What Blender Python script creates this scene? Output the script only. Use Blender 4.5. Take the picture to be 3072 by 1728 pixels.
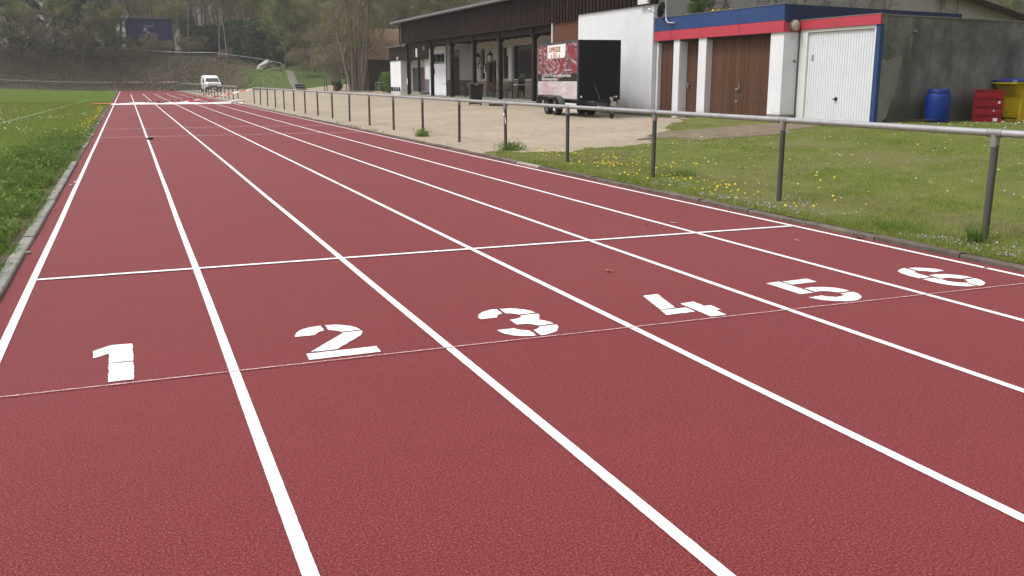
import bpy, bmesh, math, random
import numpy as np
from mathutils import Vector, Matrix
R = math.radians
random.seed(7); rng = np.random.default_rng(11)
for o in list(bpy.data.objects): bpy.data.objects.remove(o)
S = bpy.context.scene
COL = S.collection

# ------------------------------------------------------------------ camera
cam = bpy.data.cameras.new('camera'); cam_o = bpy.data.objects.new('camera', cam); COL.objects.link(cam_o)
cam.sensor_fit = 'HORIZONTAL'; cam.sensor_width = 36.0; cam.lens = 36.0*2805.26/3072
cam.clip_start = 0.05; cam.clip_end = 3000
YAW, PITCH, ROLL = 0.383276, 0.219472, -0.001165
fw = Vector((math.sin(YAW)*math.cos(PITCH), math.cos(YAW)*math.cos(PITCH), -math.sin(PITCH)))
r0 = Vector((math.cos(YAW), -math.sin(YAW), 0)); u0 = r0.cross(fw)
rr = math.cos(ROLL)*r0 + math.sin(ROLL)*u0; uu = -math.sin(ROLL)*r0 + math.cos(ROLL)*u0
cam_o.matrix_world = Matrix(((rr.x, uu.x, -fw.x, 0), (rr.y, uu.y, -fw.y, 0), (rr.z, uu.z, -fw.z, 1.53946), (0, 0, 0, 1)))
S.camera = cam_o

# ------------------------------------------------------------------ sky, sun, exposure
SUN_DIR = Vector((-0.52, 0.10, 0.85)).normalized()
SUN_EL = math.asin(SUN_DIR.z); SUN_ROT = math.atan2(SUN_DIR.x, SUN_DIR.y)
world = bpy.data.worlds.new('World'); S.world = world; world.use_nodes = True
nt = world.node_tree; nt.nodes.clear()
sky = nt.nodes.new('ShaderNodeTexSky'); sky.sky_type = 'NISHITA'; sky.sun_disc = False
sky.sun_elevation = SUN_EL; sky.sun_rotation = SUN_ROT % (2*math.pi)
sky.air_density = 1.6; sky.dust_density = 5.0; sky.ozone_density = 1.0
hs = nt.nodes.new('ShaderNodeHueSaturation'); hs.inputs['Saturation'].default_value = 0.22
bg = nt.nodes.new('ShaderNodeBackground'); bg.inputs['Strength'].default_value = 0.145
wo = nt.nodes.new('ShaderNodeOutputWorld')
nt.links.new(sky.outputs[0], hs.inputs['Color']); nt.links.new(hs.outputs[0], bg.inputs['Color']); nt.links.new(bg.outputs[0], wo.inputs['Surface'])
sun = bpy.data.lights.new('sun', 'SUN'); sun.energy = 1.5; sun.angle = R(13); sun.color = (1.0, 0.97, 0.92)
sun_o = bpy.data.objects.new('sun', sun); COL.objects.link(sun_o)
sun_o.rotation_euler = SUN_DIR.to_track_quat('Z', 'Y').to_euler(); sun_o.location = (-30, 10, 60)
S.view_settings.view_transform = 'Standard'; S.view_settings.look = 'None'
S.view_settings.exposure = 0.36; S.view_settings.gamma = 1.0
S.view_settings.use_curve_mapping = False
S.render.engine = 'CYCLES'
S.render.resolution_x = 1024; S.render.resolution_y = 576

# ------------------------------------------------------------------ helpers
def sm(t): t = np.clip(t, 0, 1); return t*t*(3-2*t)
def FOOT(x): return np.interp(x, [3, 7.5, 12.7, 17.9, 20, 25, 35], [152.0, 150, 146, 133, 121, 116.5, 113])
def H(x, y):
    """height of the land"""
    x = np.asarray(x, float); y = np.asarray(y, float)
    z = np.zeros(np.broadcast(x, y).shape)
    z = z + 0.95*sm((-x-3)/30)*sm((y-100)/40)
    z = z + np.where(x > 6.7, 0.03, 0.0) + 0.27*sm((x-7.0)/7.0) + 0.16*sm((x-12)/5)*sm((27-y)/5)
    s = y - FOOT(x)
    z = z + np.interp(x, [0, 3, 12.7, 17.9, 20, 25, 34], [5.4, 5.3, 4.4, 3.3, 2.5, 2.2, 1.5])*sm(s/np.interp(x, [3, 12.7, 17.9, 20, 26], [9.0, 9.5, 11.5, 13.5, 16]))
    slope = 0.11 + 0.30*sm((x-14)/38)
    z = z + slope*np.clip(s-17, 0, 16+200*sm((x-10)/22))
    z = z + 0.34*np.clip(x-46-0.10*np.clip(90-y, 0, 60), 0, None)*sm((x-46)/20)
    return z
def hz(x, y): return float(H(x, y))

def new_obj(name, data, parent=None):
    o = bpy.data.objects.new(name, data); COL.objects.link(o)
    if parent is not None: o.parent = parent
    return o
def tag(o, label=None, cat=None, group=None, kind=None):
    if label: o['label'] = label
    if cat: o['category'] = cat
    if group: o['group'] = group
    if kind: o['kind'] = kind
    return o
def thing(name, label, cat, loc=(0, 0, 0), rz=0.0, group=None):
    o = new_obj(name, None); o.empty_display_size = 0.2
    o.location = loc; o.rotation_euler = (0, 0, rz)
    return tag(o, label, cat, group)
def copy_tree(o, parent=None):
    c = o.copy(); COL.objects.link(c); c.parent = parent
    for ch in list(o.children): copy_tree(ch, c)
    return c

class MB:
    """collects faces, then links them as one mesh object"""
    def __init__(s): s.v = []; s.f = []
    def quad(s, a, b, c, d):
        n = len(s.v); s.v += [tuple(a), tuple(b), tuple(c), tuple(d)]; s.f.append((n, n+1, n+2, n+3)); return s
    def poly(s, pts):
        n = len(s.v); s.v += [tuple(p) for p in pts]; s.f.append(tuple(range(n, n+len(pts)))); return s
    def box(s, x0, x1, y0, y1, z0, z1):
        n = len(s.v)
        s.v += [(x0,y0,z0),(x1,y0,z0),(x1,y1,z0),(x0,y1,z0),(x0,y0,z1),(x1,y0,z1),(x1,y1,z1),(x0,y1,z1)]
        s.f += [(n,n+3,n+2,n+1),(n+4,n+5,n+6,n+7),(n,n+1,n+5,n+4),(n+1,n+2,n+6,n+5),(n+2,n+3,n+7,n+6),(n+3,n,n+4,n+7)]; return s
    def bbox(s, x0, x1, y0, y1, z0, z1, b=0.01):
        """box with chamfered vertical and top edges"""
        ring = lambda z, i: [(x0+b+i,y0+i,z),(x1-b-i,y0+i,z),(x1-i,y0+b+i,z),(x1-i,y1-b-i,z),(x1-b-i,y1-i,z),(x0+b+i,y1-i,z),(x0+i,y1-b-i,z),(x0+i,y0+b+i,z)]
        s.loft([ring(z0, 0), ring(z1-b, 0), ring(z1, b*0.8)]); return s
    def loft(s, rings, caps=True, close=True):
        n0 = len(s.v); m = len(rings[0])
        for r in rings: s.v += [tuple(p) for p in r]
        for i in range(len(rings)-1):
            a = n0+i*m; b = a+m
            for j in range(m if close else m-1):
                k = (j+1) % m; s.f.append((a+j, a+k, b+k, b+j))
        if caps:
            s.f.append(tuple(n0+j for j in reversed(range(m))))
            e = n0+(len(rings)-1)*m; s.f.append(tuple(e+j for j in range(m)))
        return s
    def tube(s, pts, r, n=8, caps=True):
        pts = [Vector(p) for p in pts]; rs = r if isinstance(r, (list, tuple)) else [r]*len(pts)
        rings = []; prev = None
        for i, p in enumerate(pts):
            t = (pts[min(i+1, len(pts)-1)]-pts[max(i-1, 0)]).normalized()
            if prev is None:
                a = Vector((0, 0, 1)) if abs(t.z) < 0.9 else Vector((1, 0, 0)); x = t.cross(a).normalized()
            else:
                x = (prev - t*prev.dot(t)).normalized()
            prev = x; y = t.cross(x)
            rings.append([p + (x*math.cos(2*math.pi*j/n)+y*math.sin(2*math.pi*j/n))*rs[i] for j in range(n)])
        return s.loft(rings, caps)
    def bar(s, a, b, w, h):
        """rectangular bar from a to b"""
        a, b = Vector(a), Vector(b); t = (b-a).normalized()
        up = Vector((0, 0, 1)) if abs(t.z) < 0.95 else Vector((0, 1, 0))
        x = t.cross(up).normalized()*w/2; y = x.cross(t).normalized()*h/2
        ring = lambda p: [p-x-y, p+x-y, p+x+y, p-x+y]
        return s.loft([ring(a), ring(b)])
    def lathe(s, prof, c=(0, 0, 0), n=20, axis='z', caps=True):
        rings = []
        for r, z in prof:
            ring = []
            for j in range(n):
                a = 2*math.pi*j/n
                q = (r*math.cos(a), r*math.sin(a), z)
                if axis == 'x': q = (z, r*math.cos(a), r*math.sin(a))
                elif axis == 'y': q = (-r*math.cos(a), z, r*math.sin(a))
                ring.append((c[0]+q[0], c[1]+q[1], c[2]+q[2]))
            rings.append(ring)
        return s.loft(rings, caps)
    def build(s, name, m, parent=None, smooth=False):
        me = bpy.data.meshes.new(name); me.from_pydata(s.v, [], s.f); me.update()
        if m: me.materials.append(m)
        if smooth:
            me.polygons.foreach_set('use_smooth', [True]*len(me.polygons))
            try: me.set_sharp_from_angle(angle=R(40))
            except Exception: pass
        o = new_obj(name, me, parent)
        return o
def np_mesh(name, V, F, mats, parent=None, midx=None, smooth=False):
    """V (n,3), F (m,k) arrays"""
    me = bpy.data.meshes.new(name); V = np.asarray(V, np.float32); F = np.asarray(F, np.int32)
    m, k = F.shape
    me.vertices.add(len(V)); me.vertices.foreach_set('co', V.ravel())
    me.loops.add(m*k); me.loops.foreach_set('vertex_index', F.ravel())
    me.polygons.add(m); me.polygons.foreach_set('loop_start', np.arange(0, m*k, k, dtype=np.int32))
    me.polygons.foreach_set('loop_total', np.full(m, k, np.int32))
    for mt in mats: me.materials.append(mt)
    if midx is not None: me.polygons.foreach_set('material_index', np.asarray(midx, np.int32))
    if smooth: me.polygons.foreach_set('use_smooth', np.ones(m, bool))
    me.update(calc_edges=True); me.validate()
    return new_obj(name, me, parent) if name else me

# ------------------------------------------------------------------ materials
def srgb(r, g, b):
    f = lambda c: (c/255/12.92 if c/255 <= 0.04045 else ((c/255+0.055)/1.055)**2.4)
    return (f(r), f(g), f(b), 1)
class NT:
    def __init__(s, name):
        s.m = bpy.data.materials.new(name); s.m.use_nodes = True; s.t = s.m.node_tree; s.t.nodes.clear()
        s.out = s.n('ShaderNodeOutputMaterial'); s.b = s.n('ShaderNodeBsdfPrincipled'); s.l(s.b.outputs[0], s.out.inputs['Surface'])
        s.co = None
    def n(s, typ, **kw):
        q = s.t.nodes.new(typ)
        for k, v in kw.items():
            if k in q.inputs: q.inputs[k].default_value = v
            else: setattr(q, k, v)
        return q
    def l(s, a, b): s.t.links.new(a, b)
    def pos(s):
        if s.co is None: s.co = s.n('ShaderNodeNewGeometry').outputs['Position']
        return s.co
    def objco(s): return s.n('ShaderNodeTexCoord').outputs['Object']
    def noise(s, scale, detail=4, rough=0.55, vec=None, sc=None):
        v = vec or s.pos()
        if sc: 
            mp = s.n('ShaderNodeMapping'); mp.inputs['Scale'].default_value = sc; s.l(v, mp.inputs['Vector']); v = mp.outputs[0]
        q = s.n('ShaderNodeTexNoise'); q.inputs['Scale'].default_value = scale; q.inputs['Detail'].default_value = detail; q.inputs['Roughness'].default_value = rough
        s.l(v, q.inputs['Vector']); return q.outputs['Fac']
    def ramp(s, fac, stops):
        q = s.n('ShaderNodeValToRGB'); e = q.color_ramp.elements
        while len(e) > 1: e.remove(e[-1])
        e[0].position = stops[0][0]; e[0].color = stops[0][1]
        for p, c in stops[1:]:
            k = e.new(p); k.color = c
        s.l(fac, q.inputs['Fac']); return q.outputs['Color']
    def mix(s, fac, a, b, mode='MIX'):
        q = s.n('ShaderNodeMix', data_type='RGBA', blend_type=mode)
        for sock, val in ((q.inputs[0], fac), (q.inputs[6], a), (q.inputs[7], b)):
            if isinstance(val, (int, float, tuple)): sock.default_value = val
            else: s.l(val, sock)
        return q.outputs[2]
    def bump(s, h, strength=0.3, dist=0.01):
        q = s.n('ShaderNodeBump'); q.inputs['Strength'].default_value = strength; q.inputs['Distance'].default_value = dist
        s.l(h, q.inputs['Height']); s.l(q.outputs[0], s.b.inputs['Normal'])
    def col(s, c):
        if isinstance(c, tuple): s.b.inputs['Base Color'].default_value = c
        else: s.l(c, s.b.inputs['Base Color'])
    def rough(s, r, spec=0.5, metal=0.0):
        s.b.inputs['Roughness'].default_value = r; s.b.inputs['Specular IOR Level'].default_value = spec; s.b.inputs['Metallic'].default_value = metal
def g4(v): return (v, v, v, 1)
def sc4(c, k): return (c[0]*k, c[1]*k, c[2]*k, 1)
def simple(name, c, rough=0.6, spec=0.4, metal=0.0, var=0.25, scale=6.0, bump=0.0, bscale=60.0, sc=None, obj=False):
    """paint-like material with mottling and a little grime"""
    t = NT(name); v = t.objco() if obj else None
    n1 = t.noise(scale, 6, 0.65, v, sc)
    cc = t.ramp(n1, [(0.25, sc4(c, 1-var)), (0.5, c), (0.8, sc4(c, 1+var*0.5))])
    t.col(cc); t.rough(rough, spec, metal)
    if bump: t.bump(t.noise(bscale, 5, 0.6, v, sc), bump, 0.01)
    return t.m
M = {}
def leafmat(name, cs, trans=0.35, rough=0.6):
    t = NT(name); oi = t.n('ShaderNodeObjectInfo').outputs['Random']
    n1 = t.noise(0.9, 3); n2 = t.noise(9, 2)
    mx = t.n('ShaderNodeMath', operation='ADD'); t.l(n1, mx.inputs[0]); 
    m2 = t.n('ShaderNodeMath', operation='MULTIPLY'); t.l(n2, m2.inputs[0]); m2.inputs[1].default_value = 0.5
    t.l(m2.outputs[0], mx.inputs[1])
    m3 = t.n('ShaderNodeMath', operation='MULTIPLY_ADD'); t.l(oi, m3.inputs[0]); m3.inputs[1].default_value = 0.25; t.l(mx.outputs[0], m3.inputs[2])
    k = len(cs); c = t.ramp(m3.outputs[0], [(0.45+0.75*i/(k-1)*0.8, c_) for i, c_ in enumerate(cs)])
    t.col(c); t.rough(rough, 0.25)
    if trans:
        tr = t.n('ShaderNodeBsdfTranslucent'); t.l(c, tr.inputs['Color'])
        ms = t.n('ShaderNodeMixShader'); ms.inputs[0].default_value = trans
        t.l(t.b.outputs[0], ms.inputs[1]); t.l(tr.outputs[0], ms.inputs[2]); t.l(ms.outputs[0], t.out.inputs['Surface'])
    return t.m

# track rubber: rolled granules, tiny pits and pale dust specks
t = NT('track_rubber')
big = t.noise(0.35, 3); mid = t.noise(3.5, 4); fine = t.noise(108, 4, 0.85); gr = t.noise(160, 3, 0.8)
c = t.ramp(fine, [(0.39, (0.022, 0.003, 0.0032, 1)), (0.46, (0.165, 0.0190, 0.0205, 1)), (0.55, (0.240, 0.031, 0.033, 1)), (0.62, (0.42, 0.14, 0.135, 1))])
c = t.mix(t.ramp(gr, [(0.41, g4(0.95)), (0.455, g4(0.0))]), c, (0.020, 0.005, 0.006, 1))
c = t.mix(t.ramp(big, [(0.35, g4(0.0)), (0.7, g4(0.35))]), c, (0.21, 0.034, 0.038, 1))
c = t.mix(t.ramp(mid, [(0.5, g4(0.0)), (0.8, g4(0.25))]), c, (0.135, 0.020, 0.023, 1))
t.col(c); t.rough(0.58, 0.13)
t.b.inputs['Sheen Weight'].default_value = 0.06; t.b.inputs['Sheen Roughness'].default_value = 0.5
t.b.inputs['Sheen Tint'].default_value = (0.9, 0.75, 0.8, 1)
ad = t.n('ShaderNodeMath', operation='ADD'); t.l(fine, ad.inputs[0]); t.l(gr, ad.inputs[1])
t.bump(ad.outputs[0], 0.45, 0.004); M['track'] = t.m
# line paint over the granules
t = NT('line_paint'); f2 = t.noise(120, 4, 0.75); w = t.noise(2.0, 4)
c = t.ramp(f2, [(0.31, (0.34, 0.16, 0.16, 1)), (0.385, (0.78, 0.77, 0.76, 1)), (0.7, (0.86, 0.86, 0.85, 1))])
c = t.mix(t.ramp(w, [(0.45, g4(0)), (0.8, g4(0.14))]), c, (0.55, 0.50, 0.48, 1))
t.col(c); t.rough(0.55, 0.4); t.bump(f2, 0.4, 0.003); M['paint'] = t.m
# thin worn survey line: paint only on the granule tops
t = NT('worn_line_paint'); f2 = t.noise(120, 3, 0.7)
t.col(t.ramp(f2, [(0.40, (0.26, 0.07, 0.07, 1)), (0.52, (0.66, 0.50, 0.50, 1)), (0.7, (0.75, 0.66, 0.65, 1))])); t.rough(0.6, 0.3); M['worn'] = t.m
# pitch grass
t = NT('pitch_grass'); a = t.noise(0.22, 4); b = t.noise(2.2, 5, 0.65); d = t.noise(60, 3, 0.7, sc=(1, 0.5, 1))
c = t.ramp(b, [(0.25, (0.072, 0.104, 0.019, 1)), (0.5, (0.106, 0.148, 0.029, 1)), (0.75, (0.145, 0.188, 0.047, 1))])
c = t.mix(t.ramp(a, [(0.40, g4(0)), (0.72, g4(0.55))]), c, (0.085, 0.11, 0.036, 1))
c = t.mix(t.ramp(d, [(0.35, g4(0.55)), (0.55, g4(0))]), c, (0.030, 0.065, 0.014, 1))
t.col(c); t.rough(0.9, 0.0); t.bump(d, 0.4, 0.02); M['pitch'] = t.m
# lawn soil / thatch below the blades
t = NT('lawn'); a = t.noise(0.45, 4); b = t.noise(3.0, 6, 0.7); d = t.noise(70, 3, 0.7)
c = t.ramp(b, [(0.25, (0.088, 0.112, 0.017, 1)), (0.5, (0.150, 0.175, 0.032, 1)), (0.75, (0.21, 0.22, 0.056, 1))])
c = t.mix(t.ramp(a, [(0.48, g4(0)), (0.66, g4(0.75))]), c, (0.20, 0.18, 0.075, 1))
c = t.mix(t.ramp(d, [(0.36, g4(0.6)), (0.55, g4(0))]), c, (0.035, 0.045, 0.012, 1))
t.col(c); t.rough(0.8, 0.2); t.bump(d, 0.7, 0.03); M['lawn'] = t.m
# paved yard: small sandy setts fading under sand
t = NT('sandy_paving'); br = t.n('ShaderNodeTexBrick'); mp = t.n('ShaderNodeMapping'); mp.inputs['Rotation'].default_value = (0, 0, R(45)); t.l(t.pos(), mp.inputs['Vector']); t.l(mp.outputs[0], br.inputs['Vector'])
br.inputs['Scale'].default_value = 1.0; br.inputs['Brick Width'].default_value = 0.20; br.inputs['Row Height'].default_value = 0.10; br.inputs['Mortar Size'].default_value = 0.008
br.inputs['Color1'].default_value = (0.315, 0.262, 0.195, 1); br.inputs['Color2'].default_value = (0.40, 0.33, 0.245, 1); br.inputs['Mortar'].default_value = (0.17, 0.135, 0.095, 1)
a = t.noise(0.30, 5); b = t.noise(2.6, 6, 0.7); d = t.noise(40, 4, 0.7)
c = t.mix(t.ramp(a, [(0.38, g4(0.05)), (0.62, g4(0.6))]), br.outputs['Color'], (0.42, 0.345, 0.255, 1))
c = t.mix(t.ramp(b, [(0.32, g4(0.55)), (0.52, g4(0))]), c, (0.20, 0.155, 0.105, 1))
c = t.mix(t.ramp(d, [(0.34, g4(0.5)), (0.5, g4(0))]), c, (0.20, 0.165, 0.13, 1))
t.col(c); t.rough(0.75, 0.3); t.bump(d, 0.25, 0.02); M['yard'] = t.m
# grey gravel road
t = NT('gravel_road'); a = t.noise(0.6, 5); d = t.noise(25, 4, 0.7)
c = t.ramp(a, [(0.3, (0.22, 0.205, 0.19, 1)), (0.7, (0.33, 0.30, 0.275, 1))]); c = t.mix(t.ramp(d, [(0.35, g4(0.5)), (0.55, g4(0))]), c, (0.15, 0.14, 0.13, 1))
t.col(c); t.rough(0.85, 0.2); M['road'] = t.m
# land: leaf litter, with grass where the 'green' attribute says
t = NT('hill_ground'); at = t.n('ShaderNodeAttribute', attribute_name='green'); a = t.noise(0.5, 5, 0.7); b = t.noise(4, 5, 0.7); d = t.noise(0.12, 3)
c = t.ramp(b, [(0.25, (0.030, 0.024, 0.018, 1)), (0.48, (0.072, 0.056, 0.042, 1)), (0.66, (0.12, 0.094, 0.07, 1)), (0.82, (0.17, 0.137, 0.105, 1))])
c = t.mix(t.ramp(a, [(0.42, g4(0)), (0.7, g4(0.5))]), c, (0.058, 0.062, 0.026, 1))
gc = t.ramp(b, [(0.25, (0.045, 0.070, 0.018, 1)), (0.55, (0.075, 0.108, 0.028, 1)), (0.8, (0.11, 0.13, 0.05, 1))])
gm = t.n('ShaderNodeMath', operation='ADD'); t.l(at.outputs['Fac'], gm.inputs[0]); 
g2 = t.n('ShaderNodeMath', operation='MULTIPLY_ADD'); t.l(a, g2.inputs[0]); g2.inputs[1].default_value = 1.2; g2.inputs[2].default_value = -0.6; t.l(g2.outputs[0], gm.inputs[1])
c = t.mix(t.ramp(gm.outputs[0], [(0.30, g4(0)), (0.62, g4(1))]), c, gc)
t.col(c); t.rough(0.9, 0.15); t.bump(b, 0.8, 0.15); M['hill'] = t.m
M['soil'] = simple('bare_soil', (0.11, 0.085, 0.058, 1), 0.9, 0.2, var=0.5, scale=9, bump=0.6, bscale=50)
# concrete kerb, mossy
def kerbmat(name, base, dark):
    t = NT(name); a = t.noise(5, 5, 0.7); d = t.noise(90, 3, 0.7); oi = t.n('ShaderNodeObjectInfo').outputs['Random']
    c = t.ramp(a, [(0.3, dark), (0.6, base), (0.85, sc4(base, 1.25))])
    c = t.mix(t.ramp(oi, [(0.0, g4(0.0)), (1.0, g4(0.45))]), c, dark)
    c = t.mix(t.ramp(d, [(0.33, g4(0.6)), (0.5, g4(0))]), c, sc4(dark, 0.6))
    t.col(c); t.rough(0.85, 0.25); t.bump(d, 0.4, 0.006); return t.m
M['kerb_r'] = kerbmat('kerb_concrete_mossy', (0.17, 0.14, 0.115, 1), (0.070, 0.058, 0.045, 1))
M['kerb_l'] = kerbmat('kerb_concrete_pale', (0.32, 0.31, 0.285, 1), (0.19, 0.18, 0.155, 1))
M['kerb_new'] = kerbmat('kerb_concrete_new', (0.40, 0.37, 0.33, 1), (0.30, 0.27, 0.24, 1))
# galvanised steel
M['rail'] = simple('galvanised_rail', (0.41, 0.41, 0.42, 1), 0.42, 0.5, 0.55, var=0.22, scale=9, bump=0.05)
M['post'] = simple('weathered_post', (0.082, 0.080, 0.080, 1), 0.6, 0.4, 0.2, var=0.4, scale=7, sc=(1, 1, 0.4), bump=0.1)
M['fit'] = simple('galvanised_fitting', (0.30, 0.29, 0.285, 1), 0.5, 0.5, 0.5, var=0.25, scale=14)
# building
t = NT('white_render'); a = t.noise(0.8, 5, 0.7); d = t.noise(120, 3, 0.6); st = t.noise(2.0, 4, 0.6, sc=(1, 1, 0.12))
c = t.ramp(a, [(0.3, (0.63, 0.64, 0.675, 1)), (0.6, (0.72, 0.73, 0.77, 1))]); c = t.mix(t.ramp(st, [(0.5, g4(0)), (0.85, g4(0.3))]), c, (0.55, 0.53, 0.50, 1))
sp = t.n('ShaderNodeSeparateXYZ'); t.l(t.pos(), sp.inputs[0]); zr = t.n('ShaderNodeMath', operation='MULTIPLY_ADD'); t.l(t.noise(3.0, 5, 0.7), zr.inputs[0]); zr.inputs[1].default_value = -0.9; t.l(sp.outputs['Z'], zr.inputs[2])
c = t.mix(t.ramp(zr.outputs[0], [(0.0, g4(0.55)), (0.22, g4(0.0))]), c, (0.36, 0.34, 0.29, 1))
t.col(c); t.rough(0.8, 0.3); t.bump(d, 0.3, 0.008); M['white'] = t.m
t = NT('grey_render'); a = t.noise(0.5, 6, 0.7); d = t.noise(80, 3, 0.6); st = t.noise(1.4, 5, 0.65, sc=(1, 1, 0.15))
c = t.ramp(a, [(0.3, (0.30, 0.29, 0.265, 1)), (0.65, (0.38, 0.36, 0.34, 1))]); c = t.mix(t.ramp(st, [(0.45, g4(0)), (0.85, g4(0.5))]), c, (0.24, 0.225, 0.19, 1))
t.col(c); t.rough(0.85, 0.25); t.bump(d, 0.3, 0.008); M['greyrender'] = t.m
t = NT('stained_concrete'); a = t.noise(0.75, 6, 0.7); d = t.noise(60, 4, 0.7); st = t.noise(1.6, 6, 0.7, sc=(1, 1, 0.14)); sp = t.n('ShaderNodeSeparateXYZ'); t.l(t.pos(), sp.inputs[0])
c = t.ramp(a, [(0.34, (0.080, 0.080, 0.074, 1)), (0.48, (0.130, 0.128, 0.120, 1)), (0.62, (0.215, 0.21, 0.20, 1))])
c = t.mix(t.ramp(st, [(0.48, g4(0)), (0.64, g4(0.75))]), c, (0.060, 0.062, 0.060, 1))
c = t.mix(t.ramp(d, [(0.36, g4(0.4)), (0.5, g4(0))]), c, (0.055, 0.052, 0.046, 1))
zr = t.n('ShaderNodeMath', operation='MULTIPLY_ADD'); t.l(a, zr.inputs[0]); zr.inputs[1].default_value = -1.6; t.l(sp.outputs['Z'], zr.inputs[2])
c = t.mix(t.ramp(zr.outputs[0], [(-0.0, g4(0.65)), (0.35, g4(0.0))]), c, (0.035, 0.042, 0.026, 1))
t.col(c); t.rough(0.85, 0.25); t.bump(d, 0.35, 0.01); M['concrete'] = t.m
M['patch'] = simple('cement_patch', (0.20, 0.195, 0.17, 1), 0.85, 0.25, var=0.25, scale=4, bump=0.2)
def woodmat(name, c1, c2, rough=0.6, sc=(9, 9, 0.6), rnd=0.5, bumpv=0.25):
    t = NT(name); oi = t.n('ShaderNodeObjectInfo').outputs['Random']
    a = t.noise(3, 6, 0.7, sc=sc); b = t.noise(0.9, 4, 0.6)
    c = t.ramp(a, [(0.3, c1), (0.7, c2)]); c = t.mix(t.ramp(b, [(0.4, g4(0)), (0.8, g4(0.35))]), c, sc4(c2, 1.35))
    m = t.n('ShaderNodeMath', operation='MULTIPLY'); t.l(oi, m.inputs[0]); m.inputs[1].default_value = rnd
    c = t.mix(m.outputs[0], c, sc4(c1, 0.75)); t.col(c); t.rough(rough, 0.15); t.bump(a, bumpv, 0.01); return t.m
M['siding'] = woodmat('dark_stained_boards', (0.010, 0.0048, 0.0044, 1), (0.034, 0.016, 0.0135, 1), rnd=0.85)
M['siding_red'] = woodmat('redbrown_boards', (0.085, 0.034, 0.020, 1), (0.155, 0.062, 0.034, 1))
M['column'] = woodmat('column_wood', (0.013, 0.011, 0.011, 1), (0.030, 0.025, 0.022, 1))
M['door_brown'] = woodmat('brown_door_boards', (0.082, 0.040, 0.025, 1), (0.138, 0.072, 0.045, 1), rnd=0.5)
M['door_dull'] = woodmat('dull_brown_door', (0.115, 0.070, 0.050, 1), (0.17, 0.105, 0.075, 1))
M['soffit'] = woodmat('soffit_wood', (0.028, 0.020, 0.018, 1), (0.050, 0.036, 0.032, 1), sc=(9, 0.6, 9))
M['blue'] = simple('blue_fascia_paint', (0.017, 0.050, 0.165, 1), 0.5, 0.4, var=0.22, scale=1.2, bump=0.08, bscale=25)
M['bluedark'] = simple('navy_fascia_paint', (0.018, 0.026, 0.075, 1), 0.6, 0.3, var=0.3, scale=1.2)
M['red'] = simple('red_fascia_paint', (0.43, 0.042, 0.065, 1), 0.5, 0.4, var=0.16, scale=1.3, bump=0.06, bscale=25)
M['sheet_white'] = simple('white_steel_sheet', (0.65, 0.675, 0.72, 1), 0.45, 0.5, var=0.07, scale=2.5)
M['frame_white'] = simple('white_frame_paint', (0.66, 0.67, 0.66, 1), 0.55, 0.4, var=0.1)
M['roof'] = simple('fibre_cement_roof', (0.115, 0.115, 0.118, 1), 0.7, 0.35, var=0.45, scale=5, bump=0.2)
M['zinc'] = simple('zinc_gutter', (0.17, 0.175, 0.19, 1), 0.45, 0.5, 0.5, var=0.25)
M['dark'] = simple('dark_metal', (0.018, 0.018, 0.022, 1), 0.5, 0.4, var=0.3)
M['black'] = simple('black_plastic', (0.013, 0.013, 0.015, 1), 0.5, 0.4, var=0.3)
M['blackpanel'] = simple('black_trailer_panel', (0.005, 0.0055, 0.009, 1), 0.35, 0.28, var=0.3, scale=1.5)
M['steel'] = simple('bright_steel', (0.55, 0.55, 0.56, 1), 0.3, 0.5, 0.9, var=0.15)
M['rubber'] = simple('tyre_rubber', (0.020, 0.020, 0.021, 1), 0.8, 0.3, var=0.3, scale=20)
M['stone'] = simple('pale_stone_dado', (0.25, 0.225, 0.165, 1), 0.85, 0.25, var=0.35, scale=4, bump=0.4, bscale=20)
M['slab'] = simple('terrace_concrete', (0.20, 0.195, 0.175, 1), 0.85, 0.25, var=0.35, scale=2.5, bump=0.2)
M['slabedge'] = simple('terrace_edge_mossy', (0.215, 0.205, 0.155, 1), 0.9, 0.2, var=0.35, scale=4, bump=0.3)
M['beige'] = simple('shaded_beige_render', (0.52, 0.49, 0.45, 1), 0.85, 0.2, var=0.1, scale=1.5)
M['navydoor'] = simple('navy_door_paint', (0.022, 0.026, 0.045, 1), 0.5, 0.4, var=0.2)
M['redstrip'] = simple('dark_red_paint', (0.12, 0.018, 0.024, 1), 0.5, 0.4, var=0.2)
M['greypanel'] = simple('grey_panel', (0.13, 0.14, 0.155, 1), 0.5, 0.4, var=0.15)
t = NT('window_glass'); t.col((0.012, 0.014, 0.016, 1)); t.rough(0.06, 0.6); M['glass'] = t.m
t = NT('windscreen_glass'); t.col((0.03, 0.035, 0.035, 1)); t.rough(0.03, 1.0); M['wind'] = t.m
M['opal'] = simple('opal_lamp_glass', (0.72, 0.70, 0.64, 1), 0.35, 0.4, var=0.08)
M['lampface'] = simple('weathered_lamp_glass', (0.42, 0.38, 0.30, 1), 0.35, 0.5, var=0.2, scale=12)
M['paper'] = simple('white_paper', (0.75, 0.75, 0.74, 1), 0.7, 0.3, var=0.06)
M['vanwhite'] = simple('white_car_paint', (0.80, 0.80, 0.81, 1), 0.2, 0.6, var=0.03)
M['cargrey'] = simple('grey_bumper', (0.06, 0.062, 0.066, 1), 0.5, 0.4, var=0.2)
t = NT('headlamp'); t.col((0.85, 0.85, 0.86, 1)); t.rough(0.12, 0.8); M['lampglass'] = t.m
M['barrel'] = simple('blue_barrel_plastic', (0.004, 0.028, 0.19, 1), 0.5, 0.25, var=0.45, scale=3)
M['crate'] = simple('red_crate_plastic', (0.22, 0.008, 0.014, 1), 0.55, 0.2, var=0.45, scale=5)
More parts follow.
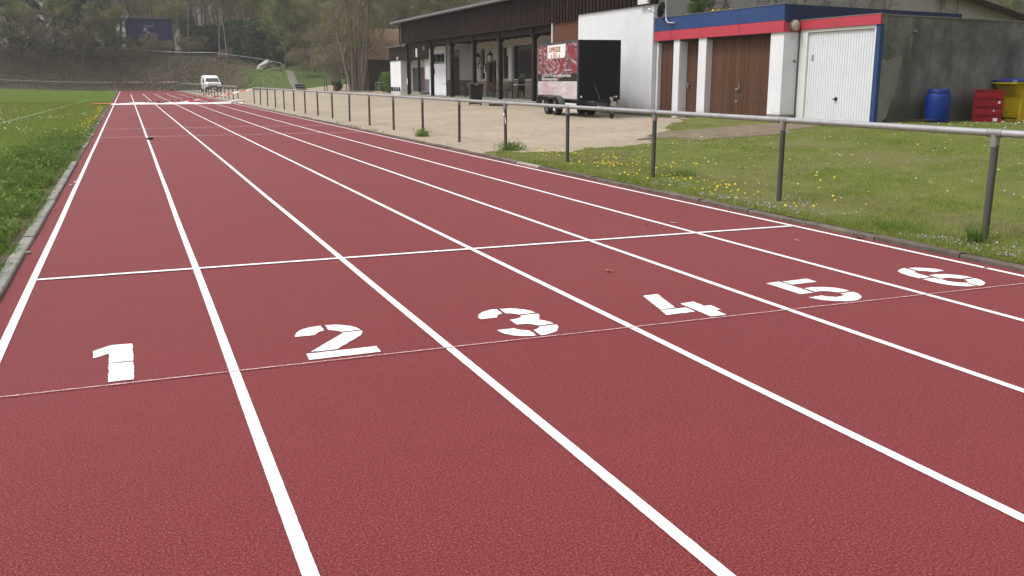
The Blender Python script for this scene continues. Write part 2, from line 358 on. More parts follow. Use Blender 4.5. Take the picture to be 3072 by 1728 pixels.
M['yellow'] = simple('yellow_bin_plastic', (0.40, 0.285, 0.006, 1), 0.5, 0.4, var=0.15, scale=3)
M['lidblue'] = simple('blue_lid_plastic', (0.010, 0.018, 0.115, 1), 0.5, 0.4, var=0.2)
M['brownboard'] = simple('brown_board', (0.06, 0.035, 0.022, 1), 0.8, 0.2, var=0.4, sc=(1, 1, .2))
M['tapew'] = simple('tape_white', (0.78, 0.74, 0.74, 1), 0.5, 0.4, var=0.06)
M['taper'] = simple('tape_red', (0.62, 0.045, 0.05, 1), 0.5, 0.4, var=0.1)
M['orange'] = simple('orange_plastic', (0.62, 0.20, 0.04, 1), 0.5, 0.4, var=0.15)
M['fleece'] = simple('white_barrier_sheet', (0.78, 0.73, 0.72, 1), 0.6, 0.3, var=0.14, scale=8)
M['deadleaf'] = simple('dry_leaf', (0.28, 0.13, 0.085, 1), 0.8, 0.2, var=0.4, scale=60)
M['pebble'] = simple('pebble_stone', (0.42, 0.38, 0.34, 1), 0.8, 0.3, var=0.3, scale=60)
M['darkclod'] = simple('dark_clod', (0.045, 0.035, 0.03, 1), 0.9, 0.2, var=0.4, scale=60)
M['rock'] = simple('pale_rock', (0.40, 0.40, 0.38, 1), 0.9, 0.2, var=0.5, scale=3, bump=0.8, bscale=6)
M['hutroof'] = simple('clay_roof_tiles', (0.205, 0.135, 0.09, 1), 0.85, 0.2, var=0.55, scale=3.2, bump=0.3)
M['hutwall'] = simple('hut_wall', (0.030, 0.022, 0.018, 1), 0.85, 0.2, var=0.4)
M['navywall'] = simple('navy_building_wall', (0.016, 0.026, 0.125, 1), 0.7, 0.3, var=0.22, scale=0.8)
M['pinkpale'] = simple('faded_white_sign', (0.55, 0.56, 0.62, 1), 0.7, 0.3, var=0.1)
M['bark'] = simple('grey_bark', (0.135, 0.115, 0.095, 1), 0.9, 0.2, var=0.45, scale=3, sc=(3, 3, 0.5), bump=0.5, bscale=10)
M['birch'] = simple('pale_bark', (0.30, 0.28, 0.25, 1), 0.85, 0.2, var=0.55, scale=3, bump=0.3, bscale=8)
M['twig'] = simple('twig_bark', (0.165, 0.132, 0.10, 1), 0.9, 0.15, var=0.35, scale=1.5)
M['bud_olive'] = leafmat('bud_leaves_olive', [(0.185, 0.165, 0.075, 1), (0.225, 0.22, 0.085, 1), (0.26, 0.275, 0.105, 1)])
M['bud_brown'] = leafmat('bud_leaves_brown', [(0.19, 0.15, 0.10, 1), (0.225, 0.182, 0.11, 1), (0.235, 0.215, 0.112, 1)])
M['bud_green'] = leafmat('bud_leaves_green', [(0.16, 0.19, 0.068, 1), (0.21, 0.245, 0.085, 1), (0.255, 0.29, 0.11, 1)])
M['needle'] = leafmat('conifer_needles', [(0.034, 0.056, 0.042, 1), (0.052, 0.080, 0.055, 1), (0.080, 0.108, 0.066, 1)], 0.12)
M['needle_pale'] = leafmat('larch_needles', [(0.10, 0.112, 0.06, 1), (0.13, 0.145, 0.075, 1), (0.16, 0.175, 0.095, 1)], 0.25)
M['ever'] = leafmat('evergreen_leaves', [(0.016, 0.034, 0.020, 1), (0.026, 0.050, 0.025, 1), (0.044, 0.075, 0.032, 1)], 0.12, 0.45)
M['shrubgreen'] = leafmat('fresh_shrub_leaves', [(0.055, 0.10, 0.022, 1), (0.085, 0.145, 0.03, 1), (0.12, 0.18, 0.045, 1)])
M['brush'] = leafmat('bramble_leaves', [(0.090, 0.070, 0.053, 1), (0.14, 0.11, 0.082, 1), (0.19, 0.162, 0.105, 1)], 0.2)
M['blade'] = leafmat('grass_blades', [(0.098, 0.135, 0.014, 1), (0.158, 0.205, 0.026, 1), (0.24, 0.275, 0.058, 1)], 0.35)
M['blade_dry'] = leafmat('dry_grass_blades', [(0.18, 0.15, 0.06, 1), (0.25, 0.215, 0.10, 1), (0.30, 0.26, 0.13, 1)], 0.3)
M['weed'] = leafmat('weed_leaves', [(0.075, 0.135, 0.022, 1), (0.12, 0.195, 0.034, 1), (0.18, 0.26, 0.06, 1)], 0.35)
M['petal_y'] = simple('dandelion_petals', (0.72, 0.52, 0.012, 1), 0.6, 0.3, var=0.1)
M['petal_w'] = simple('daisy_petals', (0.78, 0.78, 0.74, 1), 0.6, 0.3, var=0.05)
M['petal_p'] = simple('speedwell_petals', (0.40, 0.34, 0.58, 1), 0.6, 0.3, var=0.1)

# ================================================================== THE SETTING
# land sheet, out to the horizon
xs = np.concatenate([np.linspace(-420, -120, 8), np.linspace(-110, -14, 33), np.linspace(-12, 46, 59), np.linspace(48, 130, 42), np.linspace(150, 420, 8)])
ys = np.concatenate([np.linspace(-120, -30, 6), np.linspace(-20, 100, 61), np.linspace(101, 185, 85), np.linspace(188, 300, 38), np.linspace(310, 560, 8)])
X, Y = np.meshgrid(xs, ys); Z = H(np.clip(X, -140, 140), np.clip(Y, -60, 330)) - 0.06
lump = rng.normal(0, 1, Z.shape)*0.16*sm((Y-128)/12)*(np.abs(X) < 120)
Z = Z + np.where(Y > FOOT(X), lump, 0)
nx_, ny_ = len(xs), len(ys)
idx = np.arange(nx_*ny_).reshape(ny_, nx_)
F = np.stack([idx[:-1, :-1], idx[:-1, 1:], idx[1:, 1:], idx[1:, :-1]], -1).reshape(-1, 4)
terrain = np_mesh('ground', np.stack([X, Y, Z], -1).reshape(-1, 3), F, [M['hill']], smooth=True); tag(terrain, kind='structure')
green = np.clip(sm((X-10)/9)*sm((146-Y)/14)*sm((34-X)/6), 0, 1)*0.85 + 0.35*sm((X-9)/6)*sm((150-Y)/8)*sm((40-X)/8) + 0.9*(X < 6)*(Y < 150)
green = np.where((Y < 100), 0.9, green)
at_ = terrain.data.attributes.new('green', 'FLOAT', 'POINT'); at_.data.foreach_set('value', np.clip(green, 0, 1).ravel().astype(np.float32))

def sheet(name, f, us, vs, mat, dz=0.0, parent=None):
    """surface over the land: f(u, v) -> x, y"""
    U, Vv = np.meshgrid(us, vs); x, y = f(U, Vv); z = H(x, y) + dz
    n, m = len(us), len(vs); ii = np.arange(n*m).reshape(m, n)
    F = np.stack([ii[:-1, :-1], ii[:-1, 1:], ii[1:, 1:], ii[1:, :-1]], -1).reshape(-1, 4)
    o = np_mesh(name, np.stack([x, y, z], -1).reshape(-1, 3), F, [mat], parent, smooth=True)
    return o
# running track
TX0, TX1, TEND = -0.965, 6.668, 147.0
track = MB().box(TX0, TX1, -6, TEND, -0.10, 0.0).build('running_track', M['track']); tag(track, 'red rubber running track with six white lanes', kind='structure')
LX = [-0.805+1.22*i for i in range(7)]
def ribbon_y(name, xc, w, y0, y1, z, mat, parent, jit=0.0005, label=None):
    yy = [y0]; 
    while yy[-1] < min(y1, 14): yy.append(yy[-1]+random.uniform(0.012, 0.03))
    while yy[-1] < y1: yy.append(min(y1, yy[-1]+4.0))
    yy = np.array(yy); n = len(yy)
    wob = 0.002*np.sin(yy*0.9+xc*3)+0.002*np.sin(yy*0.31+xc)
    a = xc-w/2+rng.normal(0, jit, n)+wob; b = xc+w/2+rng.normal(0, jit, n)+wob
    V = np.concatenate([np.stack([a, yy, np.full(n, z)], -1), np.stack([b, yy, np.full(n, z)], -1)])
    i = np.arange(n-1); F = np.stack([i, i+n, i+n+1, i+1], -1)
    o = np_mesh(name, V, F, [mat], parent); 
    if label: o['label'] = label
    return o
def ribbon_x(name, yc, w, x0, x1, z, mat, parent, jit=0.002, label=None):
    xx = np.arange(x0, x1+0.01, 0.02 if yc < 20 else 0.3); n = len(xx)
    a = yc-w/2+rng.normal(0, jit, n); b = yc+w/2+rng.normal(0, jit, n)
    V = np.concatenate([np.stack([xx, a, np.full(n, z)], -1), np.stack([xx, b, np.full(n, z)], -1)])
    i = np.arange(n-1); F = np.stack([i, i+1, i+n+1, i+n], -1)
    o = np_mesh(name, V, F, [mat], parent)
    if label: o['label'] = label
    return o
for i, x in enumerate(LX):
    ribbon_y('lane_line', x, 0.053, -3, 113.4 if 0 < i < 6 else 146, 0.004, M['paint'], track)
ribbon_x('start_line', 8.07, 0.062, LX[0]+0.03, LX[6], 0.0075, M['paint'], track, 0.0025, 'white start line across all six lanes')
ribbon_x('survey_line', 5.035, 0.011, -0.95, 6.6, 0.0075, M['worn'], track, 0.002, 'thin worn line just behind the lane numbers')
for y, w in ((28.0, 0.045), (32.8, 0.045), (48.7, 0.05), (59.5, 0.05)):
    ribbon_x('cross_line', y, w, LX[0]+0.03, LX[6]-0.03, 0.0075, M['worn'] if y > 40 else M['paint'], track, 0.001)
for i in range(6):
    for k in range(2): ribbon_x('finish_dash', 113.4, 0.08, LX[i]+0.15+0.55*k, LX[i]+0.5+0.55*k, 0.0075, M['paint'], track, 0.001)
DIG = {1: [[(-0.304, 5.744), (-0.218, 5.836), (-0.203, 5.843), (-0.091, 5.834), (-0.088, 5.458), (-0.215, 5.46), (-0.217, 5.658), (-0.3, 5.59)], [(-0.216, 5.446), (-0.088, 5.438), (-0.088, 5.094), (-0.215, 5.096)]], 2: [[(0.835, 5.617), (0.838, 5.647), (0.852, 5.7), (0.877, 5.75), (0.91, 5.784), (0.96, 5.811), (1.027, 5.825), (1.027, 5.697), (0.998, 5.684), (0.972, 5.656), (0.956, 5.61)], [(1.055, 5.821), (1.109, 5.818), (1.162, 5.79), (1.2, 5.752), (1.228, 5.697), (1.243, 5.631), (1.118, 5.624), (1.104, 5.655), (1.077, 5.68), (1.053, 5.697)], [(1.123, 5.605), (1.246, 5.607), (1.241, 5.574), (1.23, 5.537), (1.216, 5.502), (1.117, 5.38), (1.016, 5.251), (0.859, 5.251), (1.113, 5.582)], [(0.833, 5.223), (1.243, 5.23), (1.242, 5.105), (0.827, 5.097)]], 3: [[(2.031, 5.591), (2.035, 5.632), (2.045, 5.673), (2.071, 5.724), (2.107, 5.767), (2.157, 5.799), (2.194, 5.811), (2.226, 5.808), (2.221, 5.681), (2.179, 5.659), (2.161, 5.631), (2.153, 5.597)], [(2.249, 5.804), (2.311, 5.801), (2.363, 5.769), (2.407, 5.718), (2.431, 5.666), (2.436, 5.616), (2.313, 5.61), (2.297, 5.64), (2.272, 5.665), (2.242, 5.677)], [(2.312, 5.584), (2.438, 5.589), (2.43, 5.541), (2.412, 5.493), (2.395, 5.46), (2.378, 5.442), (2.402, 5.412), (2.426, 5.354), (2.433, 5.308), (2.317, 5.298), (2.296, 5.34), (2.264, 5.367), (2.231, 5.374), (2.2, 5.374), (2.203, 5.504), (2.255, 5.517), (2.283, 5.531), (2.304, 5.557)], [(2.031, 5.294), (2.148, 5.298), (2.166, 5.259), (2.19, 5.231), (2.22, 5.211), (2.217, 5.091), (2.187, 5.086), (2.126, 5.106), (2.083, 5.141), (2.048, 5.199), (2.035, 5.249)], [(2.314, 5.279), (2.434, 5.279), (2.425, 5.231), (2.406, 5.188), (2.374, 5.138), (2.325, 5.104), (2.282, 5.086), (2.24, 5.077), (2.244, 5.209), (2.279, 5.226), (2.299, 5.25)]], 4: [[(3.36, 5.787), (3.487, 5.794), (3.382, 5.383), (3.258, 5.375)], [(3.253, 5.358), (3.456, 5.361), (3.45, 5.233), (3.219, 5.228)], [(3.478, 5.475), (3.598, 5.492), (3.596, 5.35), (3.652, 5.353), (3.646, 5.224), (3.601, 5.219), (3.595, 5.082), (3.472, 5.083)]], 5: [[(4.45, 5.799), (4.582, 5.813), (4.576, 5.402), (4.449, 5.394)], [(4.603, 5.804), (4.854, 5.82), (4.849, 5.696), (4.605, 5.683)], [(4.61, 5.547), (4.682, 5.555), (4.77, 5.526), (4.833, 5.467), (4.858, 5.408), (4.858, 5.344), (4.742, 5.334), (4.722, 5.38), (4.676, 5.413), (4.643, 5.418), (4.6, 5.411)], [(4.737, 5.305), (4.864, 5.313), (4.854, 5.243), (4.808, 5.163), (4.751, 5.111), (4.684, 5.085), (4.601, 5.092), (4.526, 5.13), (4.477, 5.176), (4.453, 5.233), (4.442, 5.288), (4.564, 5.302), (4.58, 5.256), (4.625, 5.224), (4.683, 5.228), (4.719, 5.248), (4.733, 5.278)]], 6: [[(5.913, 5.847), (5.985, 5.835), (6.045, 5.793), (6.093, 5.739), (6.105, 5.692), (6.097, 5.645), (5.976, 5.637), (5.951, 5.688), (5.903, 5.728)], [(5.882, 5.851), (5.872, 5.721), (5.833, 5.695), (5.817, 5.658), (5.803, 5.495), (5.68, 5.492), (5.679, 5.605), (5.696, 5.703), (5.733, 5.769), (5.776, 5.81), (5.828, 5.839)], [(5.841, 5.552), (5.914, 5.565), (6.005, 5.539), (6.061, 5.477), (6.091, 5.413), (6.091, 5.358), (5.968, 5.354), (5.945, 5.387), (5.921, 5.42), (5.879, 5.429), (5.837, 5.419)], [(5.681, 5.461), (5.799, 5.465), (5.81, 5.396), (5.814, 5.319), (5.835, 5.266), (5.889, 5.229), (5.862, 5.113), (5.774, 5.138), (5.716, 5.191), (5.685, 5.269), (5.674, 5.369)], [(5.964, 5.318), (6.094, 5.329), (6.077, 5.256), (6.026, 5.173), (5.949, 5.124), (5.89, 5.112), (5.903, 5.238), (5.938, 5.261), (5.955, 5.291)]]}
def jag(poly):
    out = []
    for (a, b) in zip(poly, poly[1:]+poly[:1]):
        L = math.dist(a, b); k = max(1, int(L/0.02))
        for j in range(k):
            q = j/k; out.append((a[0]+(b[0]-a[0])*q+random.gauss(0, 0.0018), a[1]+(b[1]-a[1])*q+random.gauss(0, 0.0018), 0.004))
    return out
for d, polys in DIG.items():
    bm = bmesh.new()
    for pl in polys:
        vs = [bm.verts.new(p) for p in jag(pl)]; f = bm.faces.new(vs); 
    bmesh.ops.triangulate(bm, faces=bm.faces[:]); bmesh.ops.recalc_face_normals(bm, faces=bm.faces[:])
    for f in bm.faces:
        if f.normal.z < 0: f.normal_flip()
    me = bpy.data.meshes.new('lane_number'); bm.to_mesh(me); bm.free(); me.materials.append(M['paint'])
    o = new_obj('lane_number', me, track); o['label'] = 'white stencilled lane number %d' % d
# playing field, left of the track
field = sheet('sports_field', lambda u, v: (-1.09 - u*90 - 0.0*v, v), np.concatenate([np.linspace(0, .05, 8), np.linspace(.08, 1, 24)]), np.concatenate([np.linspace(-8, 60, 35), np.linspace(62, 150, 45)]), M['pitch'], -0.005)
tag(field, kind='structure')
t = NT('faded_chalk_line'); a = t.noise(7, 5, 0.75)
t.col(t.ramp(a, [(0.38, (0.08, 0.16, 0.035, 1)), (0.62, (0.42, 0.46, 0.36, 1))])); t.rough(0.8, 0.2); M['chalk'] = t.m
MB().poly([(-5.06, 20, 0.004), (-4.96, 20, 0.004), (-2.83, 80, 0.004), (-2.93, 80, 0.004)]).build('touch_line', M['chalk'], field)
# verge of bare earth behind the left kerb
soil = sheet('bare_earth_strip', lambda u, v: (-1.075 - u*(0.16+0.09*np.sin(v*1.7)+0.05*np.sin(v*5.1)), v), np.linspace(0, 1, 4), np.linspace(-3, 60, 190), M['soil'], 0.004); tag(soil, kind='structure')
# yard, lawn and road on the right
def lawn_edge(x): return np.interp(x, [6.7, 7.2, 8.4, 10, 11, 12.4, 14, 15.5, 17], [18.2, 18.7, 17.9, 17.9, 18.6, 20.6, 22.6, 24.6, 25.6]) + 0.16*np.sin(x*2.9) + 0.12*np.sin(x*6.3+1) + 0.07*np.sin(x*14.7) + 0.04*np.sin(x*31)
def in_patch(x, y):
    a = (x-13.5)/2.5; b = (y-18.95-0.12*(x-13.5))/1.35
    return a*a+b*b+0.28*np.sin(x*3.1+y)+0.2*np.sin(y*4.7-x*1.3)+0.12*np.sin(x*9+y*7)
M['dirtpatch'] = simple('trodden_earth', (0.17, 0.135, 0.09, 1), 0.9, 0.2, var=0.45, scale=2.2, bump=0.4, bscale=30)
def v_r(v): return 2.5*(1+0.16*np.sin(3*v+1)+0.10*np.sin(7*v)+0.06*np.sin(13*v+2)+0.04*np.sin(29*v))
yard = sheet('paved_yard', lambda u, v: (u, v), np.concatenate([np.linspace(6.766, 20, 28), np.linspace(22, 46, 9)]), np.linspace(14, 122, 120), M['yard'], 0.0); tag(yard, kind='structure')
lawn = sheet('lawn', lambda u, v: (u, -8+(lawn_edge(u)+8)*v), np.concatenate([np.linspace(6.766, 18, 160), np.linspace(18.5, 60, 20)]), np.linspace(0, 1, 60), M['lawn'], 0.012); tag(lawn, kind='structure')
dp = sheet('bare_earth_patch', lambda u, v: (13.5+u*v_r(v)*np.cos(v), 18.95+0.12*u*v_r(v)*np.cos(v)+u*v_r(v)*0.54*np.sin(v)), np.linspace(0.01, 1, 12), np.linspace(0, 2*np.pi, 90), M['dirtpatch'], 0.020); tag(dp, kind='structure')
road = sheet('gravel_road', lambda u, v: (6.9 + 9.5*u*(1-0.74*v), 118 + 27*v), np.linspace(0, 1, 12), np.linspace(0, 1, 16), M['road'], 0.012); tag(road, kind='structure')
road2 = sheet('gravel_path', lambda u, v: (6.9 - 75*u, 150.2 + 1.6*v), np.linspace(0, 1, 50), np.linspace(0, 1, 6), M['road'], 0.03); tag(road2, kind='structure')
M['dirt'] = simple('trodden_path', (0.16, 0.145, 0.12, 1), 0.9, 0.2, var=0.35, scale=2.0)
def hill_path(u, v):
    kx = [0, .22, .3, .4, .5, .62, .72, .86, 1]; py = np.interp(v, kx, [117.4, 130.5, 134.5, 139.5, 144.5, 150.8, 156.2, 159.6, 161.4]); px = np.interp(v, kx, [19.6, 20.6, 20.6, 19.9, 18.8, 16.3, 13.4, 7.0, 2.8])
    return px + (u-0.5)*0.95, py
path = sheet('hill_path', hill_path, np.linspace(0, 1, 4), np.linspace(0, 1, 60), M['dirt'], 0.05); tag(path, kind='structure')

# kerbs: one stone after another
def kerb_run(name, x0, x1, zt, zb, y0, n, mat, label, alt=None, old=999):
    root = thing(name, label, 'kerb', (x0, y0, 0)); base = None
    for i in range(n):
        if base is None:
            m = MB(); w = x1-x0; L = 1.022; b = 0.012
            prof = [(0, zb), (w, zb), (w, zt-b), (w-b, zt), (b, zt), (0, zt-b)]
            m.loft([[(px, yv, pz) for px, pz in prof] for yv in (0.004, L*0.33, L*0.66, L-0.004)])
            o = m.build('kerb_stone', mat, root); base = o.data
        else: o = new_obj('kerb_stone', base, root)
        o.location = (random.gauss(0, 0.003), i*1.03, random.gauss(0, 0.004)); o.rotation_euler = (random.gauss(0, 0.003), random.gauss(0, 0.01), random.gauss(0, 0.002))
        if alt and i in alt:
            o.data = base.copy(); o.data.materials.clear(); o.data.materials.append(M['kerb_new']); o['label'] = 'pale newer kerb stone'
        if i >= old and i not in (21, 22, 26, 33, 41):
            if i == old: od = base.copy(); od.materials.clear(); od.materials.append(M['kerb_r'])
            o.data = od; o.location.z -= 0.018
    return root
kerb_run('kerb', 6.662, 6.765, 0.040, -0.15, 1.9, 134, M['kerb_r'], 'mossy brown concrete kerb along the right edge of the red track', {13})
kerb_run('kerb', -1.075, -0.967, 0.036, -0.15, 2.0, 141, M['kerb_l'], 'pale grey concrete kerb between the red track and the green field', None, 17)
o = MB().box(-1.0, 6.7, 147.0, 147.1, -0.1, 0.06).build('kerb', M['kerb_r']); tag(o, 'dark low kerb closing the far end of the red track', 'kerb')

# ================================================================== RAILINGS
def railing(name, label, pts, group=None, hgt=1.012):
    """pts: post positions (x, y)"""
    root = thing(name, label, 'railing', (pts[0][0], pts[0][1], 0))
    ox, oy = pts[0]
    z0 = lambda p: hz(max(p[0], 6.75) if p[0] > 5 else p[0], p[1])
    for i, p in enumerate(pts):
        b = z0(p); lean = random.gauss(0, 0.006)
        m = MB().tube([(p[0]-ox, p[1]-oy, b-0.2), (p[0]-ox+lean, p[1]-oy+random.gauss(0, .006), b+hgt-.11)], 0.034, 10); m.build('post', M['post'], root, True)
        m = MB().tube([(p[0]-ox+lean, p[1]-oy, b+hgt-.127), (p[0]-ox+lean, p[1]-oy, b+hgt)], 0.041, 10)
        q = pts[i+1] if i+1 < len(pts) else pts[i-1]; d = Vector((q[0]-p[0], q[1]-p[1], 0)).normalized()*0.085
        c = Vector((p[0]-ox, p[1]-oy, b+hgt)); m.tube([c-d, c+d], 0.0405, 10)
        m.build('pipe_fitting', M['fit'], root, True)
    for a, c in zip(pts, pts[1:]):
        m = MB().tube([(a[0]-ox, a[1]-oy, z0(a)+hgt), (c[0]-ox, c[1]-oy, z0(c)+hgt)], 0.036, 10); m.build('rail', M['rail'], root, True)
    return root
railing('railing', 'long grey pipe railing between the red track and the lawn and yard', [(7.5, 3.40+3.11*i) for i in range(20)])
railing('railing', 'far pipe railing beyond the gap, running past the white van', [(7.5, 71.9+3.3*i) for i in range(24)])
railing('railing', 'distant railing along the back of the green field', [(7.2-3.1*i, 149.0) for i in range(22)], hgt=1.2)
HP = [(-9, 161), (-5, 161), (-1, 160.5), (2.8, 160), (6.2, 158.3), (9.6, 156.7), (12.7, 155), (15.4, 150), (17.9, 144), (19.0, 139), (19.8, 134), (19.9, 131.2)]
railing('hill_railing', 'thin pipe handrail following the path up the bank', HP)

# ================================================================== CLUBHOUSE
club = thing('clubhouse', 'long clubhouse with dark timber cladding, white walls and a roofed terrace', 'building', (16.6, 28.45, 0))
CX, CY = 16.6, 28.45
def P(name, m, mat, parent=club, smooth=False, label=None):
    """parts are given in world coordinates, moved to the parent's frame"""
    px, py = (CX, CY)
    m.v = [(x-px, y-py, z) for x, y, z in m.v]
    o = m.build(name, mat, parent, smooth)
    if label: o['label'] = label
    return o
TZ = 0.49; XW = 21.5
# terrace
P('terrace_floor', MB().bbox(18.42, XW+1, 37.0, 67.3, 0.0, TZ, 0.02), M['slab'])
P('terrace_edge', MB().bbox(18.33, 18.42, 37.0, 67.3, 0.0, TZ-0.015, 0.01), M['slabedge'])
# white front block at the near end
P('wall', MB().box(16.6, 22.0, 28.45, 34.2, -0.2, 4.0), M['white'], label='white rendered front wall beside the garages')
P('wall_skirt', MB().box(16.588, 16.6, 28.45, 34.2, 0.0, 0.42), M['greypanel'])
P('wall', MB().box(16.63, 16.8, 34.203, 36.6, -0.2, 1.9), M['white'])
P('side_panel', MB().box(16.62, 16.8, 34.203, 36.6, 1.903, 3.8), M['siding_red'], label='reddish brown timber panel')
P('edge_trim', MB().box(16.57, 16.66, 36.6, 36.68, 0.2, 3.8), M['frame_white'])
P('gable_wall', MB().poly([(16.75, 28.43, -0.2), (44, 28.43, -0.2), (44, 28.43, 1.62), (22.1, 28.43, 6.42), (16.75, 28.43, 5.23)]).poly([(44, 28.43, -0.2), (44, 66, -0.2), (44, 66, 1.6), (44, 28.43, 1.62)]), M['greyrender'], label='grey rendered gable wall behind the garages')
# back wall of the terrace and its openings
def wall_with_holes(x, y0, y1, z0, z1, holes, mat, name, th=0.25):
    m = MB(); ysx = sorted({y0, y1, *[h[0] for h in holes], *[h[1] for h in holes]}); zsx = sorted({z0, z1, *[h[2] for h in holes], *[h[3] for h in holes]})
    for a, b in zip(ysx, ysx[1:]):
        for c, d in zip(zsx, zsx[1:]):
            if any(h[0] <= a and b <= h[1] and h[2] <= c and d <= h[3] for h in holes): continue
            m.quad((x, b, c), (x, a, c), (x, a, d), (x, b, d))
    for h in holes:
        a, b, c, d = h
        m.quad((x, a, c), (x, b, c), (x+th, b, c), (x+th, a, c)).quad((x, a, d), (x+th, a, d), (x+th, b, d), (x, b, d))
        m.quad((x, a, c), (x+th, a, c), (x+th, a, d), (x, a, d)).quad((x, b, c), (x, b, d), (x+th, b, d), (x+th, b, c))
    return P(name, m, mat)
holes = [(55.9, 57.65, TZ, 2.72), (57.95, 58.74, 1.54, 3.48), (53.84, 54.94, 1.55, 3.46), (49.7, 53.19, 1.56, 3.49), (45.2, 48.4, 1.56, 3.49), (41, 44, 1.56, 3.49)]
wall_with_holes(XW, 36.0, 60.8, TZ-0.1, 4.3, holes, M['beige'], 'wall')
def window(x, y0, y1, z0, z1, n=1, frame=M['frame_white'], fw=0.07, parent=club, pane=M['glass']):
    m = MB().box(x-0.03, x+0.04, y0, y1, z0, z0+fw).box(x-0.03, x+0.04, y0, y1, z1-fw, z1)
    step = (y1-y0)/n
    for i in range(n+1):
        yc = y0+step*i; a = max(y0, yc-fw/2); b = min(y1, yc+fw/2)
        if i == 0: a, b = y0, y0+fw
        if i == n: a, b = y1-fw, y1
        m.box(x-0.026, x+0.036, a, b, z0+fw, z1-fw)
    w = P('window', m, frame, parent)
    p = MB().box(x+0.0, x+0.012, y0+0.01, y1-0.01, z0+0.01, z1-0.01); p.v = [(a-CX, b-CY, c) for a, b, c in p.v]
    p.build('pane', pane, w); return w
for h in holes[1:]: window(XW+0.16, *h, n=1, frame=M['dark'] if h[1]-h[0] > 2 else M['greypanel'])
d = P('door', MB().box(XW+0.14, XW+0.2, 55.9, 57.65, TZ, 2.72), M['greypanel'], label='dark glazed double door under the terrace roof')
for a, b in ((55.98, 56.72), (56.83, 57.57)):
    q = MB().box(XW+0.125, XW+0.14, a, b, TZ+0.3, 2.62); q.v = [(x-CX, y-CY, z) for x, y, z in q.v]; q.build('pane', M['glass'], d)
q = MB().box(XW+0.06, XW+0.125, 56.74, 56.77, 1.4, 1.62); q.v = [(x-CX, y-CY, z) for x, y, z in q.v]; q.build('handle', M['steel'], d)
for a, b in ((36.2, 55.88), (57.67, 60.6)): P('dado', MB().box(XW-0.04, XW, a, b, TZ, 1.46), M['stone'])
for a, b in ((53.3, 53.78), (55.0, 55.5)): P('wall_pier', MB().box(XW-0.035, XW, a, b, 1.47, 3.49), M['frame_white'])
# notice in the upper window
nb = P('notice', MB().box(XW+0.10, XW+0.12, 53.9, 54.35, 2.95, 3.38), M['paper'], label='white notice with two dark letters in the window')
P('paper_sheet', MB().box(XW+0.10, XW+0.12, 58.2, 58.4, 1.95, 2.42), M['paper'])
# WC box beside the terrace
XB = 19.8; YB = 60.6
wall_with_holes(XB, YB, 64.6, TZ-0.2, 3.72, [(61.05, 64.2, 2.66, 3.26)], M['white'], 'wall')
window(XB+0.10, 61.05, 64.2, 2.66, 3.26, 3, M['greypanel'], 0.08)
P('window_sill', MB().box(XB-0.06, XB+0.02, 61.0, 64.25, 2.60, 2.66), M['greypanel'])
P('side_wall', MB().box(XB, XW+0.2, YB-0.004, YB+0.2, 1.5, 3.9), M['white'])
P('side_wall', MB().box(XB+0.0, XW+0.2, YB-0.03, YB+0.2, TZ-0.1, 1.497), M['stone'], label='pale stone base of the white side wall')
dr = P('door', MB().box(XB+0.2, XB+0.85, YB-0.06, YB-0.035, TZ, 2.95), M['door_dull'], label='plain brown door in the white side wall')
q = MB().box(XB+0.2, XB+0.85, YB-0.062, YB-0.036, 2.98, 3.45); q.v = [(x-CX, y-CY, z) for x, y, z in q.v]; q.build('fanlight', M['greypanel'], dr)
for a, b in ((XB+0.25, XB+0.5), (XB+0.55, XB+0.8)):
    q = MB().box(a, b, YB-0.072, YB-0.062, 3.03, 3.41); q.v = [(x-CX, y-CY, z) for x, y, z in q.v]; q.build('pane', M['lampface'], dr)
P('upper_cladding', MB().box(XB-0.03, XB, 60.6, 67.4, 3.722, 4.1), M['siding'])
P('meter_box', MB().box(XB-0.05, XB, 63.25, 63.42, 1.95, 2.25), M['dark']); P('small_sign', MB().box(XB-0.02, XB, 63.75, 63.95, 1.52, 1.75), M['greypanel'])
# annex at the far end
XA = 20.5
P('annex_wall', MB().box(XA, XA+3, 74.6, 77.8, -0.2, 3.03), M['white'], label='white end wall of the low annex')
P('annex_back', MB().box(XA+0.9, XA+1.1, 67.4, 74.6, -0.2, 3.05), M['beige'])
P('annex_fascia', MB().box(XA-0.06, XA+3, 66.9, 77.86, 3.03, 4.08), M['siding'], label='dark timber fascia of the low annex')
P('annex_roof', MB().box(XA-0.30, XA+3.4, 66.6, 78.3, 4.083, 4.18), M['zinc'])
P('annex_step', MB().box(XA-0.5, XA+0.9, 67.6, 73.0, 0.2, 0.62), M['stone'])
dr = P('door', MB().box(XA+0.80, XA+0.9, 69.6, 74.0, 0.55, 2.46), M['navydoor'], label='navy double door of the annex')
q = MB().box(XA+0.78, XA+0.80, 70.5, 71.1, 0.6, 2.40); q.v = [(x-CX, y-CY, z) for x, y, z in q.v]; q.build('door_leaf', M['redstrip'], dr)
P('panel', MB().box(XA+0.30, XA+0.36, 67.5, 69.0, 1.55, 3.02), M['frame_white']); P('panel', MB().box(XA+0.28, XA+0.36, 67.5, 69.0, 0.5, 1.53), M['greypanel'])
for yy in (74.9, 75.6, 76.3, 77.0, 77.5): P('boot_scraper', MB().box(XA-0.12, XA-0.02, yy, yy+0.07, 0.62, 0.95), M['dark'])
P('boot_rail', MB().box(XA-0.10, XA-0.05, 74.7, 77.7, 0.72, 0.78), M['dark'])
P('light_box', MB().bbox(XA-0.2, XA-0.062, 69.3, 69.62, 3.18, 3.80, 0.03), M['opal']); P('light_box', MB().bbox(XB-0.16, XB-0.032, 65.35, 65.6, 3.55, 4.0, 0.03), M['opal'])
